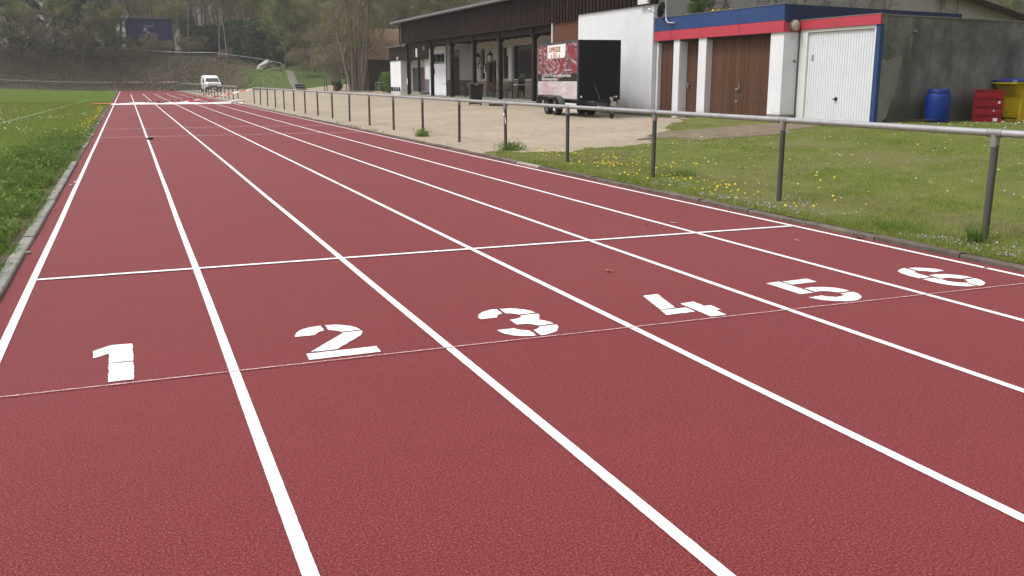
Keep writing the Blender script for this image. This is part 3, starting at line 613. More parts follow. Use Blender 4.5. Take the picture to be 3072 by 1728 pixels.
# columns with corbels
for i, yc in enumerate((66.0, 60.3, 56.2, 52.1, 48.0, 43.4, 39.2)):
    c = P('column', MB().bbox(18.60, 18.80, yc-0.10, yc+0.10, TZ, 4.02, 0.012), M['column'])
    q = MB().box(18.54, 18.86, yc-0.16, yc+0.16, 3.50, 3.95); q.v = [(x-CX, y-CY, z) for x, y, z in q.v]; q.build('capital', M['column'], c)
P('column', MB().box(20.3, 20.46, 68.95, 69.11, 0.5, 3.03), M['column'])
P('paper_sheet', MB().box(18.585, 18.597, 65.93, 66.1, 1.2, 1.62), M['paper'])
P('beam', MB().box(18.62, 18.78, 37, 66.4, 3.72, 4.02), M['column'])
for yy in np.arange(37.5, 66.3, 1.15): P('joist', MB().box(18.78, XW, float(yy), float(yy)+0.09, 3.86, 4.04), M['soffit'])
P('soffit', MB().box(18.30, XW+0.6, 36.7, 66.4, 4.04, 4.10), M['soffit'])
# fascia boards, one by one
fz0, fz1 = 4.0, 5.45
fas = P('fascia', MB().box(18.34, 18.46, 36.7, 66.35, fz0+0.04, fz1), M['siding'], label='dark vertical board fascia above the terrace')
bw = 0.148; nb_ = int((66.35-36.7)/bw); bmesh_ = None
for i in range(nb_):
    if bmesh_ is None:
        q = MB().bbox(0, 0.026, 0.006, bw-0.006, 0, fz1-fz0-0.02, 0.006); o = q.build('board', M['siding'], fas); bmesh_ = o.data
    else: o = new_obj('board', bmesh_, fas)
    o.location = (18.312-CX+random.uniform(-.004, .004)-(.034 if i % 2 else 0), 36.7-CY+i*bw, fz0+random.uniform(-0.012, 0.012))
fas2 = P('fascia', MB().box(16.585, 16.7, 28.3, 36.7, 4.04, 5.28), M['siding'], label='dark board cladding above the white front wall')
b2 = None
for i in range(int(8.4/bw)):
    if b2 is None:
        q = MB().bbox(0, 0.026, 0.006, bw-0.006, 0, 1.26, 0.006); o = q.build('board', M['siding'], fas2); b2 = o.data
    else: o = new_obj('board', b2, fas2)
    yy = 28.3+i*bw; o.location = (16.555-CX+random.uniform(-.004, .004)-(.034 if i % 2 else 0), yy-CY, (3.80 if yy > 34.1 else 4.0)+random.uniform(-.01, .01))
P('fascia_end', MB().box(16.6, 18.32, 36.66, 36.7, 3.8, 5.3), M['siding'])
sm_ = P('sensor_box', MB().bbox(16.42, 16.55, 28.6, 29.25, 4.02, 4.2, 0.02), M['frame_white'])
# roof: sheets with a stepped corrugated eave
rf = MB()
def roof_sheet(m, x0, z0, x1, z1, y0, y1, th=0.07):
    m.loft([[(x0, y0, z0), (x0, y1, z0), (x0, y1, z0+th), (x0, y0, z0+th)], [(x1, y0, z1), (x1, y1, z1), (x1, y1, z1+th), (x1, y0, z1+th)]])
roof_sheet(rf, 18.05, 5.47, 22.1, 6.40, 36.72, 67.4); roof_sheet(rf, 16.3, 5.09, 22.1, 6.40, 28.1, 36.70); roof_sheet(rf, 22.1, 6.40, 45.5, 1.30, 28.1, 67.4)
roof = P('roof', rf, M['roof'], label='low pitched grey roof')
cm = MB()
for k in range(150):
    yy = 36.8+k*0.204; cm.tube([(18.0, yy, 5.545), (19.6, yy, 5.91)], 0.05, 6)
cm.v = [(x-CX, y-CY, z) for x, y, z in cm.v]; cm.build('roof_corrugation', M['roof'], roof)
q = MB().tube([(17.98, 36.7, 5.46), (17.98, 67.9, 5.46)], 0.075, 10); q.v = [(x-CX, y-CY, z) for x, y, z in q.v]; q.build('gutter', M['zinc'], roof, True)
P('downpipe', MB().tube([(18.15, 66.55, 5.4), (18.25, 66.5, 5.2), (18.25, 66.5, 4.0), (18.35, 66.4, 3.8), (18.75, 65.9, 3.65), (18.7, 65.55, 3.4), (18.7, 65.5, 0.6)], 0.05, 8), M['dark'], smooth=True)
P('verge_board', MB().bar((22.1, 28.05, 6.30), (45.5, 28.05, 1.20), 0.06, 0.22), M['hutwall'])
# wall lanterns
for yy, zz in ((57.7, 2.62), (55.5, 2.66)):
    L = P('wall_lantern', MB().lathe([(0.10, 0), (0.17, 0.42)], (20.95, yy, zz-0.1), 6), M['opal'], label='black framed wall lantern with frosted glass')
    def sub(nm, m, mat): 
        m.v = [(x-CX, y-CY, z) for x, y, z in m.v]; m.build(nm, mat, L)
    sub('cap', MB().lathe([(0.21, 0.32), (0.16, 0.40), (0.06, 0.52), (0.03, 0.60), (0.0, 0.62)], (20.95, yy, zz), 6), M['dark'])
    fr = MB()
    for k in range(6):
        a = math.pi/3*k; fr.tube([(20.95+0.10*math.cos(a), yy+0.10*math.sin(a), zz-0.1), (20.95+0.175*math.cos(a), yy+0.175*math.sin(a), zz+0.33)], 0.014, 5)
    fr.lathe([(0.11, -0.14), (0.12, -0.10)], (20.95, yy, zz), 6); sub('frame', fr, M['dark'])
    sub('bracket', MB().tube([(20.95, yy, zz-0.12), (20.98, yy, zz-0.35), (21.15, yy, zz-0.42), (21.48, yy, zz-0.30)], 0.022, 6).box(21.46, 21.5, yy-0.05, yy+0.05, zz-0.6, zz-0.1), M['dark'])
# text helper
def text_mesh(body, size, mat, name, parent, M4, ext=0.002, align='LEFT', sx=1.0):
    cu = bpy.data.curves.new('txt', 'FONT'); cu.body = body; cu.size = size; cu.extrude = ext; cu.align_x = align; cu.resolution_u = 3
    tmp = bpy.data.objects.new('tmp', cu); COL.objects.link(tmp); bpy.context.view_layer.update()
    me = bpy.data.meshes.new_from_object(tmp.evaluated_get(bpy.context.evaluated_depsgraph_get())); bpy.data.objects.remove(tmp)
    me.transform(Matrix.Diagonal((sx, 1, 1, 1))); me.transform(M4); me.materials.clear(); me.materials.append(mat)
    return new_obj(name, me, parent)
def facing_west(x, y, z):
    """text plane readable from -x, running towards -y"""
    return Matrix(((0, 0, -1, x), (-1, 0, 0, y), (0, 1, 0, z), (0, 0, 0, 1)))
text_mesh('WC', 0.34, M['paper'], 'sign_letters', club, facing_west(XA-0.075-CX, 75.55-CY, 3.08), 0.004)
text_mesh('S H', 0.30, M['dark'], 'sign_letters', club, facing_west(XW+0.095-CX, 54.33-CY, 3.05), 0.002)

# ================================================================== GARAGES
GX = 16.7
gar = thing('garage', 'brown door garage with blue and red painted fascia boards', 'garage', (GX, 21.62, 0))
def PG(name, m, mat, parent, root, smooth=False, label=None):
    l = root.location; m.v = [(x-l.x, y-l.y, z) for x, y, z in m.v]
    o = m.build(name, mat, parent, smooth)
    if label: o['label'] = label
    return o
PG('wall', MB().box(17.0, 22.9, 21.70, 21.9, 0.0, 3.0).box(22.7, 22.9, 21.9, 28.4, 0, 3.0), M['white'], gar, gar)
PG('back_wall', MB().box(17.6, 17.7, 21.9, 28.4, 0, 2.9), M['white'], gar, gar)
for (a, b, dpt, w) in ((26.91, 27.27, 0.40, 'white'), (25.37, 25.81, 0.36, 'white'), (21.62, 22.2, 0.50, 'white')):
    PG('pillar', MB().bbox(GX, GX+dpt, a, b, -0.05, 2.80, 0.012), M['white'], gar, gar)
PG('pillar', MB().box(GX+0.05, GX+0.4, 28.30, 28.42, 0, 2.80), M['white'], gar, gar)
PG('pillar_foot', MB().bbox(GX-0.012, GX+0.49, 21.605, 22.21, 0.2, 0.58, 0.01), M['patch'], gar, gar)
# fascias, slightly falling to the rear
def fall(m):
    m.v = [(x, y, z-0.018*max(0, x-GX)) for x, y, z in m.v]; return m
bl = PG('fascia_blue', MB().box(GX-0.06, GX+0.0, 21.58, 28.42, 3.10, 3.52), M['blue'], gar, gar, label='blue painted upper fascia')
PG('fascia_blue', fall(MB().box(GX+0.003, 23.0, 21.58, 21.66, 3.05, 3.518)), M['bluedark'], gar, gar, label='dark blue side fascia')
PG('fascia_red', MB().box(GX-0.055, GX+0.0, 21.585, 28.42, 2.79, 3.094), M['red'], gar, gar, label='red painted lower fascia')
PG('fascia_red', MB().box(GX+0.003, GX+0.55, 21.585, 21.66, 2.79, 3.048), M['red'], gar, gar)
for yy in (27.35, 25.6, 23.6): 
    q = MB().box(GX-0.0625, GX-0.059, yy, yy+0.006, 2.80, 3.51); PG('fascia_joint', q, M['dark'], gar, gar)
PG('roof', fall(MB().box(GX-0.05, 22.98, 21.6, 28.4, 3.35, 3.46)), M['roof'], gar, gar)
PG('roof_edge', MB().box(GX-0.075, GX+0.0, 21.57, 28.42, 3.522, 3.545), M['zinc'], gar, gar)
PG('lintel', MB().box(GX+0.02, GX+0.5, 22.2, 28.3, 2.74, 2.83), M['soffit'], gar, gar)
def board_door(name, x, y0, y1, z0, z1, n, label, parent, root, mat):
    d = PG(name, MB().box(x+0.02, x+0.06, y0, y1, z0, z1), M['hutwall'], parent, root, label=label); base = None; w = (y1-y0)/n
    for i in range(n):
        if base is None:
            q = MB().bbox(0, 0.022, 0.006, w-0.006, 0, z1-z0, 0.005); o = q.build('board', mat, d); base = o.data
        else: o = new_obj('board', base, d)
        o.location = (x-root.location.x+random.uniform(-.002, .002), y0-root.location.y+i*w, z0)
    return d
board_door('door', GX+0.16, 27.28, 28.29, 0.30, 2.72, 10, 'narrow brown board door next to the white wall', gar, gar, M['door_brown'])
d2 = board_door('door', GX+0.30, 25.82, 26.90, 0.30, 2.72, 11, 'narrow brown board door between the white pillars', gar, gar, M['door_brown'])
d3 = board_door('garage_door', GX+0.22, 22.25, 25.36, 0.36, 2.74, 27, 'wide brown board garage door', gar, gar, M['door_brown'])
PG('handle', MB().box(GX+0.26, GX+0.30, 26.72, 26.78, 1.25, 1.42).box(GX+0.24, GX+0.27, 26.62, 26.80, 1.36, 1.39), M['steel'], d2, gar)
PG('handle', MB().box(GX+0.19, GX+0.22, 23.80, 23.86, 1.22, 1.42).box(GX+0.16, GX+0.19, 23.82, 24.0, 1.22, 1.27), M['steel'], d3, gar)
PG('lock', MB().box(GX+0.19, GX+0.22, 23.86, 24.02, 0.86, 0.91), M['steel'], d3, gar)
PG('door_threshold', MB().bbox(GX+0.02, GX+0.25, 22.22, 25.34, 0.2, 0.40, 0.02), M['hutwall'], gar, gar)
lm = PG('round_lamp', MB().lathe([(0.15, 0.03), (0.15, -0.03), (0.135, -0.06), (0.135, -0.07), (0.10, -0.10), (0.0, -0.115)], (16.99, 21.58, 2.96), 20, 'y'), M['lampface'], gar, gar, True, 'round weathered bulkhead lamp')
PG('lamp_ring', MB().lathe([(0.158, 0.02), (0.158, -0.055), (0.135, -0.065), (0.135, -0.02)], (16.99, 21.58, 2.96), 20, 'y'), M['patch'], lm, gar, True)
PG('wall_plate', MB().box(16.92, 17.06, 21.595, 21.62, 2.62, 2.74), M['frame_white'], gar, gar)
PG('small_cap', MB().lathe([(0.04, 0.03), (0.04, -0.02), (0.0, -0.03)], (17.08, 21.60, 2.02), 10, 'y'), M['patch'], gar, gar)
# white garage
wg = thing('garage', 'white ribbed up-and-over door garage with stained concrete side wall', 'garage', (17.2, 18.55, 0))
WX = 17.2
PG('side_wall', MB().poly([(WX+0.004, 18.56, -0.2), (27.5, 18.56, -0.2), (27.5, 18.56, 2.90), (WX+0.004, 18.56, 3.06)]), M['concrete'], wg, wg, label='dark stained concrete side wall')
PG('coping', MB().bar((WX+0.02, 18.59, 3.075), (27.5, 18.59, 2.915), 0.10, 0.03), M['patch'], wg, wg)
PG('cement_patch', MB().poly([(WX+0.03, 18.556, 0.3), (WX+0.40, 18.556, 0.62), (WX+0.52, 18.556, 1.05), (WX+0.66, 18.556, 1.5), (WX+0.74, 18.556, 2.02), (WX+0.70, 18.556, 2.10), (WX+0.58, 18.556, 2.07), (WX+0.34, 18.556, 2.02), (WX+0.28, 18.556, 1.95), (WX+0.20, 18.556, 2.02), (WX+0.03, 18.556, 1.95)]), M['patch'], wg, wg, label='paler cement patch on the stained wall')
PG('vent_stub', MB().box(WX+1.0, WX+1.12, 18.50, 18.56, 2.68, 2.72), M['fit'], wg, wg)
PG('roof', MB().loft([[(WX, 18.6, 2.98), (WX, 21.57, 2.98), (WX, 21.57, 3.06), (WX, 18.6, 3.06)], [(27.5, 18.6, 2.80), (27.5, 21.57, 2.80), (27.5, 21.57, 2.88), (27.5, 18.6, 2.88)]]), M['roof'], wg, wg)
PG('fascia_red', MB().box(WX-0.05, WX, 18.54, 21.575, 2.85, 3.09), M['red'], wg, wg, label='red painted fascia board')
PG('fascia_edge', MB().box(WX-0.06, WX+0.02, 18.53, 21.575, 3.092, 3.11), M['patch'], wg, wg)
PG('post_blue', MB().box(WX-0.012, WX+0.10, 18.555, 18.70, 0.0, 2.847), M['blue'], wg, wg, label='blue painted corner post')
PG('door_frame', MB().box(WX+0.0, WX+0.10, 21.26, 21.56, 0.2, 2.847).box(WX+0.0, WX+0.10, 18.70, 18.76, 0.2, 2.847).box(WX+0.0, WX+0.10, 18.76, 21.26, 2.765, 2.847), M['frame_white'], wg, wg)
wd = PG('garage_door', MB().box(WX+0.075, WX+0.12, 18.76, 21.26, 0.44, 2.762), M['cargrey'], wg, wg, label='white steel garage door with vertical ribs')
base = None; nr = 26; w = 2.5/nr
for i in range(nr):
    if base is None:
        m = MB(); prof = [(0.018, 0.004), (0.0, 0.006), (0.0, w-0.006), (0.018, w-0.004)]
        m.loft([[(a, b, z) for a, b in prof] for z in (0, 2.31)]); o = m.build('rib_panel', M['sheet_white'], wd); base = o.data
    else: o = new_obj('rib_panel', base, wd)
    o.location = (0.055, 0.21+i*w, 0.447)
PG('handle', MB().lathe([(0.05, 0), (0.05, -0.02), (0.03, -0.04), (0.0, -0.05)], (WX+0.055, 20.03, 1.03), 12, 'x').box(WX-0.01, WX+0.05, 20.02, 20.1, 1.01, 1.04), M['black'], wd, wg)
PG('sticker', MB().box(WX+0.048, WX+0.054, 21.02, 21.10, 2.02, 2.18), M['fit'], wd, wg)
# satellite dish on a bent mast
ds = thing('satellite_dish', 'grey satellite dish on a bent pipe mast above the blue fascia', 'satellite dish', (16.6, 27.7, 3.3))
dl = Vector((16.6, 27.7, 3.3))
def PD(n, m, mat, smooth=True): m.v = [(x-dl.x, y-dl.y, z-dl.z) for x, y, z in m.v]; return m.build(n, mat, ds, smooth)
PD('mast', MB().tube([(16.645, 27.13, 3.32), (16.60, 27.13, 3.32), (16.57, 27.22, 3.32), (16.57, 27.45, 3.34), (16.58, 27.58, 3.42), (16.6, 27.64, 3.55), (16.6, 27.66, 3.8), (16.6, 27.66, 4.9)], 0.03, 8), M['rail'])
m = MB(); axis = Vector((-0.45, 0.85, 0.25)).normalized(); e1 = axis.cross(Vector((0, 0, 1))).normalized(); e2 = e1.cross(axis); c0 = Vector((16.58, 27.84, 3.76)); rings = []
for r_, dpt in ((0.0, 0.0), (0.10, 0.01), (0.19, 0.035), (0.25, 0.06), (0.255, 0.055), (0.19, 0.022), (0.0, -0.015)):
    rings.append([c0+axis*dpt+(e1*math.cos(2*math.pi*j/24)*0.9+e2*math.sin(2*math.pi*j/24))*max(r_, 0.001) for j in range(24)])
m.loft(rings, False); PD('reflector', m, M['dark'])
PD('feed_arm', MB().tube([c0-e2*0.22+axis*0.03, c0+axis*0.5-e2*0.12], 0.010, 6), M['dark'])
PD('receiver', MB().tube([c0+axis*0.44-e2*0.10, c0+axis*0.54-e2*0.08], 0.035, 8).tube([c0+axis*0.5-e2*0.10+e1*0.07, c0+axis*0.57-e2*0.07+e1*0.07], 0.03, 8), M['frame_white'])
PD('bracket', MB().tube([(16.6, 27.66, 3.76), c0], 0.02, 6), M['fit'])

# ================================================================== TRAILER
TA = R(7.3); tx, ty = 13.95, 30.2
tr = thing('box_trailer', 'black twin axle box trailer with barbecue meat picture on its side', 'trailer', (tx, ty, 0.30), -TA)
# local frame: +y along the trailer (rear), +x across (away from the track), z above the yard
ZB = -0.30
TW = 1.46; F0, F1 = -2.02, 2.66; B0, B1 = 0.88-0.30, 2.79-0.30
MB().bbox(0.012, TW, F0, F1, B0, B1, 0.02).build('box_body', M['blackpanel'], tr)
fr = MB()
for (a, b, c, d, e, f) in ((-0.012, 0.03, F0-0.01, F0+0.045, B0-0.02, B1), (-0.012, 0.03, F1-0.045, F1+0.01, B0-0.02, B1), (-0.012, 0.03, F0+0.046, F1-0.046, B1-0.07, B1+0.006), (-0.012, 0.03, F0+0.046, F1-0.046, B0-0.02, B0+0.03)): fr.box(a, b, c, d, e, f)
fr.build('side_frame', M['cargrey'], tr)
f2 = MB().box(0.03, TW+0.012, F0-0.014, F0-0.002, B1-0.035, B1+0.004).box(TW-0.03, TW+0.012, F0-0.014, F0-0.002, B0, B1-0.036).box(0.03, 0.06, F0-0.014, F0-0.002, B0, B1-0.036)
f2.build('front_frame', M['black'], tr)
# printed side: meat picture, dark text band, whitewashed planks (flat print)
t = NT('meat_print'); oc = t.objco(); sp = t.n('ShaderNodeSeparateXYZ'); t.l(oc, sp.inputs[0])
mp = t.n('ShaderNodeMapping'); mp.inputs['Rotation'].default_value = (R(38), 0, 0); mp.inputs['Scale'].default_value = (1, 1.0, 3.2); t.l(oc, mp.inputs['Vector'])
n1 = t.noise(3.4, 5, 0.62, mp.outputs[0]); n2 = t.noise(1.15, 3, 0.5, oc)
c = t.ramp(n1, [(0.34, (0.022, 0.010, 0.012, 1)), (0.43, (0.13, 0.020, 0.034, 1)), (0.50, (0.27, 0.085, 0.11, 1)), (0.56, (0.40, 0.21, 0.24, 1)), (0.64, (0.50, 0.40, 0.42, 1))])
c = t.mix(t.ramp(n2, [(0.48, g4(0)), (0.62, g4(0.7))]), c, (0.12, 0.012, 0.024, 1))
n3 = t.noise(2.0, 2, 0.5, mp.outputs[0]); c = t.mix(t.ramp(n3, [(0.62, g4(0)), (0.72, g4(0.8))]), c, (0.10, 0.09, 0.045, 1))
t.col(c); t.rough(0.35, 0.5); M['meat'] = t.m
t = NT('whitewashed_plank_print'); oc = t.objco(); w = t.noise(1.4, 6, 0.7, oc, (1, 0.7, 4)); w2 = t.noise(0.9, 3, 0.5, oc)
c = t.ramp(w, [(0.25, (0.32, 0.21, 0.22, 1)), (0.5, (0.55, 0.48, 0.50, 1)), (0.7, (0.66, 0.63, 0.66, 1))]); c = t.mix(t.ramp(w2, [(0.48, g4(0)), (0.66, g4(0.5))]), c, (0.42, 0.22, 0.22, 1))
t.col(c); t.rough(0.35, 0.5); M['plankprint'] = t.m
zt0, zt1, zt2, zt3 = 0.905-0.30, 1.475-0.30, 1.735-0.30, 2.715-0.30
MB().box(-0.006, 0.012, F0+0.05, F1-0.05, zt2, zt3).build('picture_panel', M['meat'], tr)['label'] = 'printed meat picture'
MB().box(-0.006, 0.012, F0+0.05, F1-0.05, zt1, zt2-0.0005).build('text_band', M['hutwall'], tr)['label'] = 'dark band with contact lines'
MB().box(-0.006, 0.012, F0+0.05, F1-0.05, zt0, zt1-0.0005).build('plank_panel', M['plankprint'], tr)['label'] = 'printed whitewashed planks'
# pepper, herb sprigs on the picture
pm = MB()
def ell(cy, cz, ry, rz, rot, x=-0.0085, n=20):
    pm.poly([(x, cy+ry*math.cos(a)*math.cos(rot)-rz*math.sin(a)*math.sin(rot), cz+ry*math.cos(a)*math.sin(rot)+rz*math.sin(a)*math.cos(rot)) for a in [-2*math.pi*i/n for i in range(n)]])
ell(-1.35, 2.12, 0.46, 0.20, 0.25); ell(-0.25, 1.66, 0.55, 0.14, -0.9, -0.0082); ell(-1.55, 1.62, 0.36, 0.12, 0.1, -0.0078)
pm.build('pepper_print', simple('pepper_print_red', (0.26, 0.025, 0.042, 1), 0.35, 0.5, var=0.5, scale=5, obj=True), tr)
hb = MB()
for k in range(26):
    cy, cz = random.choice([(1.75, 1.5), (-1.0, 1.95), (0.9, 1.55)]); a = random.uniform(0, 6.28); L = random.uniform(.10, .24)
    d = Vector((0, math.cos(a), math.sin(a))); n_ = Vector((0, -math.sin(a), math.cos(a))); p0 = Vector((-0.0095-0.0001*k, cy+random.gauss(0, .12), cz+random.gauss(0, .06)))
    q = [p0, p0+d*L*.5-n_*.02, p0+d*L, p0+d*L*.5+n_*.02]
    if all(zt2 < v.z < zt3 for v in q): hb.poly(q)
hb.build('herb_print', simple('herb_print_green', (0.20, 0.22, 0.12, 1), 0.35, 0.5, var=0.5, scale=20, obj=True), tr)
# logo shield
y0, y1, z0, z1 = 1.40, -0.74, 2.24-0.30, 2.712-0.30
MB().poly([(-0.014, y0, z1), (-0.014, y0-0.05, z0+0.08), (-0.014, y0-0.14, z0+0.02), (-0.014, y1+0.14, z0+0.02), (-0.014, y1+0.04, z0+0.08), (-0.014, y1, z1)]).build('logo_shield', M['paper'], tr)
gold = simple('logo_orange', (0.62, 0.20, 0.05, 1), 0.4, 0.4, var=0.35, scale=14, obj=True); logored = simple('logo_red', (0.45, 0.03, 0.035, 1), 0.4, 0.4, var=0.2)
text_mesh('SUPERSIZE', 0.24, gold, 'logo_letters', tr, facing_west(-0.016, 1.22, 2.48-0.30), 0.001, sx=1.22)
text_mesh('SUPERSIZE', 0.24, M['dark'], 'logo_shadow', tr, facing_west(-0.0148, 1.19, 2.465-0.30), 0.0005, sx=1.22)
text_mesh('BBQ', 0.22, logored, 'logo_letters', tr, facing_west(-0.016, 0.72, 2.285-0.30), 0.001, sx=1.35)
lf = MB()
for (cy, s_) in ((0.86, 1), (-0.02, -1)): lf.poly([(-0.017, cy, 2.34-0.30), (-0.017, cy+0.10*s_, 2.42-0.30), (-0.017, cy+0.07*s_, 2.30-0.30), (-0.017, cy-0.02*s_, 2.27-0.30)])
lf.build('logo_leaf', M['ever'], tr)
text_mesh('Tel. 0173/13 18 1 34 \u2022 Email: kontakt@supersize-bbq.de', 0.155, M['paper'], 'contact_letters', tr, facing_west(-0.0085, 2.12, 1.625-0.30), 0.001, sx=0.97)
text_mesh('Website: www.supersize-bbq.de', 0.155, M['paper'], 'contact_letters', tr, facing_west(-0.0085, 2.12, 1.505-0.30), 0.001, sx=0.97)
text_mesh('Ihr Genussfestival', 0.10, M['pinkpale'], 'slogan_letters', tr, facing_west(-0.0085, -0.48, 1.82-0.30), 0.001, sx=1.25)
# chassis, wheels, mudguard, drawbar
ch = MB().box(0.25, 0.33, F0, F1, B0-0.14, B0-0.001).box(1.13, 1.21, F0, F1, B0-0.14, B0-0.001)
for yy in (-1.9, -0.6, 0.5, 1.5, 2.5): ch.box(0.02, TW-0.02, yy, yy+0.07, B0-0.09, B0-0.0015)
ch.build('chassis', M['black'], tr)
MB().box(0.06, 1.40, F0, F0+0.06, B0-0.16, B0-0.002).build('front_skirt', M['black'], tr)
for side, xc in ((0, -0.02), (1, TW+0.02)):
    for yy in (0.50, 1.50):
        s_ = -1 if side == 0 else 1
        w_ = new_obj('wheel', None, tr); w_.location = (xc, yy, 0.33); w_.rotation_euler = (0, 0, 0 if side == 0 else math.pi)
        MB().lathe([(0.20, 0.11), (0.31, 0.115), (0.335, 0.085), (0.34, 0.0), (0.335, -0.085), (0.31, -0.115), (0.215, -0.11), (0.205, -0.06)], (0.12, 0, 0), 24, 'x', False).build('tyre', M['rubber'], w_, True)
        rm = MB().lathe([(0.205, -0.06), (0.195, -0.085), (0.17, -0.05), (0.10, -0.075), (0.06, -0.09), (0.05, -0.10), (0.0, -0.10)], (0.12, 0, 0), 20, 'x', False)
        rm.build('rim', M['fit'] if yy > 1 else M['steel'], w_, True)
        bl_ = MB()
        for k in range(5):
            a = 2*math.pi*k/5; bl_.box(0.02, 0.05, 0.12*math.cos(a)-0.03, 0.12*math.cos(a)+0.03, 0.12*math.sin(a)-0.03, 0.12*math.sin(a)+0.03)
        bl_.build('rim_opening', M['black'], w_)
def mudguard(xa, xb, name):
    prof = [(-0.68, 0.42), (-0.60, 0.56), (-0.42, 0.70), (-0.2, 0.755), (1.0, 0.755), (1.85, 0.755), (2.02, 0.70), (2.14, 0.58), (2.2, 0.42)]
    m = MB(); inner = [(y+(0.02 if y < 0.8 else -0.02), z-0.025) for y, z in prof]
    m.loft([[(x, y, z-0.06) for y, z in prof]+[(x, y, z-0.06) for y, z in reversed(inner)] for x in (xa, xb)]); m.build(name, M['cargrey'], tr, True)
mudguard(-0.20, 0.02, 'mudguard'); mudguard(TW-0.02, TW+0.20, 'mudguard')
db = MB().bar((0.15, F0+0.3, B0-0.08), (0.70, F0-1.05, B0-0.14), 0.07, 0.10).bar((1.31, F0+0.3, B0-0.08), (0.76, F0-1.05, B0-0.14), 0.07, 0.10).bar((0.73, F0-0.95, B0-0.13), (0.73, F0-1.30, B0-0.13), 0.08, 0.09)
db.build('drawbar', M['black'], tr)
MB().bar((0.73, F0-1.28, B0-0.10), (0.73, F0-1.55, B0-0.12), 0.10, 0.10).lathe([(0.05, 0), (0.055, 0.05), (0.0, 0.06)], (0.73, F0-1.5, B0-0.08), 10).build('coupling', M['steel'], tr)
MB().bar((0.73, F0-1.3, B0-0.05), (0.70, F0-1.16, B0+0.10), 0.03, 0.04).build('brake_lever', M['fit'], tr)
jw = MB().tube([(0.86, F0-0.95, B0+0.08), (0.86, F0-0.95, 0.16)], 0.03, 8); jw.build('jockey_post', M['fit'], tr, True)
MB().lathe([(0.0, 0.035), (0.09, 0.035), (0.105, 0.015), (0.105, -0.015), (0.09, -0.035), (0.0, -0.035)], (0.86, F0-0.90, 0.105), 16, 'x').build('jockey_wheel', M['rubber'], tr, True)
MB().bar((0.80, F0-0.95, B0+0.08), (0.98, F0-0.95, B0+0.13), 0.02, 0.02).build('crank_handle', M['steel'], tr)
for yy in (-.85, .75): MB().box(-.0075, -.0062, yy, yy+.008, zt0+.01, zt3-.01).build('panel_seam', M['cargrey'], tr)
for xx in (.12, TW-.12): MB().lathe([(0, -.03), (.03, -.03), (.035, .0)], (xx, F0-.004, B0+.10), 10, 'y').build('marker_lamp', M['lampglass'], tr)
MB().tube([(0.55, F0-0.02, B0+0.55), (0.60, F0-0.55, B0-0.02)], 0.007, 5).build('cable', M['cargrey'], tr)
MB().box(-0.03, 0.0, F1-0.20, F1-0.05, B0-0.10, B0-0.03).build('side_marker', M['redstrip'], tr)
MB().box(0.3, 0.55, F0-0.02, F0-0.006, B0-0.10, B0-0.05).build('reflector', M['paper'], tr)

# ================================================================== BINS, BARREL, CRATES
wb = thing('wheelie_bin', 'black wheelie bin standing in front of the terrace step', 'bin', (15.95, 44.3, 0.30), R(-12))
def rr_ring(hx, hy, z, c=0.05, ox=0, oy=0): return [(ox+a*hx-(c if a*b*s_ > 0 else 0)*a*(1 if k else 1)*0, oy+b*hy, z) for a, b, s_, k in ((-1, -1, 1, 0), (1, -1, 1, 0), (1, 1, 1, 0), (-1, 1, 1, 0))]
def rring(hx, hy, z, c, ox=0, oy=0):
    return [(ox-hx+c, oy-hy, z), (ox+hx-c, oy-hy, z), (ox+hx, oy-hy+c, z), (ox+hx, oy+hy-c, z), (ox+hx-c, oy+hy, z), (ox-hx+c, oy+hy, z), (ox-hx, oy+hy-c, z), (ox-hx, oy-hy+c, z)]
MB().loft([rring(.27, .27, 0.06, .04), rring(.275, .28, 0.2, .04), rring(.33, .35, 0.93, .05), rring(.36, .385, 0.94, .05), rring(.36, .385, 0.99, .05)]).build('body', M['black'], wb)
MB().loft([rring(.375, .40, 0.992, .05, 0, .0), rring(.37, .40, 1.02, .06), rring(.26, .28, 1.075, .06)]).build('lid', M['black'], wb)
MB().tube([(-.34, .43, 1.0), (.34, .43, 1.0)], 0.018, 8).build('handle_bar', M['black'], wb)
MB().box(-.10, .08, -.41, -.39, .965, 1.01).build('lid_grip', M['fit'], wb)
for s_ in (-1, 1): MB().lathe([(0.0, .03), (.09, .03), (.10, .01), (.10, -.01), (.09, -.03), (0, -.03)], (s_*.27, .22, .10), 14, 'x').build('wheel', M['rubber'], wb, True)
pt = MB().bbox(14.9+1.2, 14.9+2.0, 42.4, 42.9, 0.27, 0.40, 0.02).build('paving_block', M['hutwall']); tag(pt, 'low dark block lying in front of the terrace step', 'block')

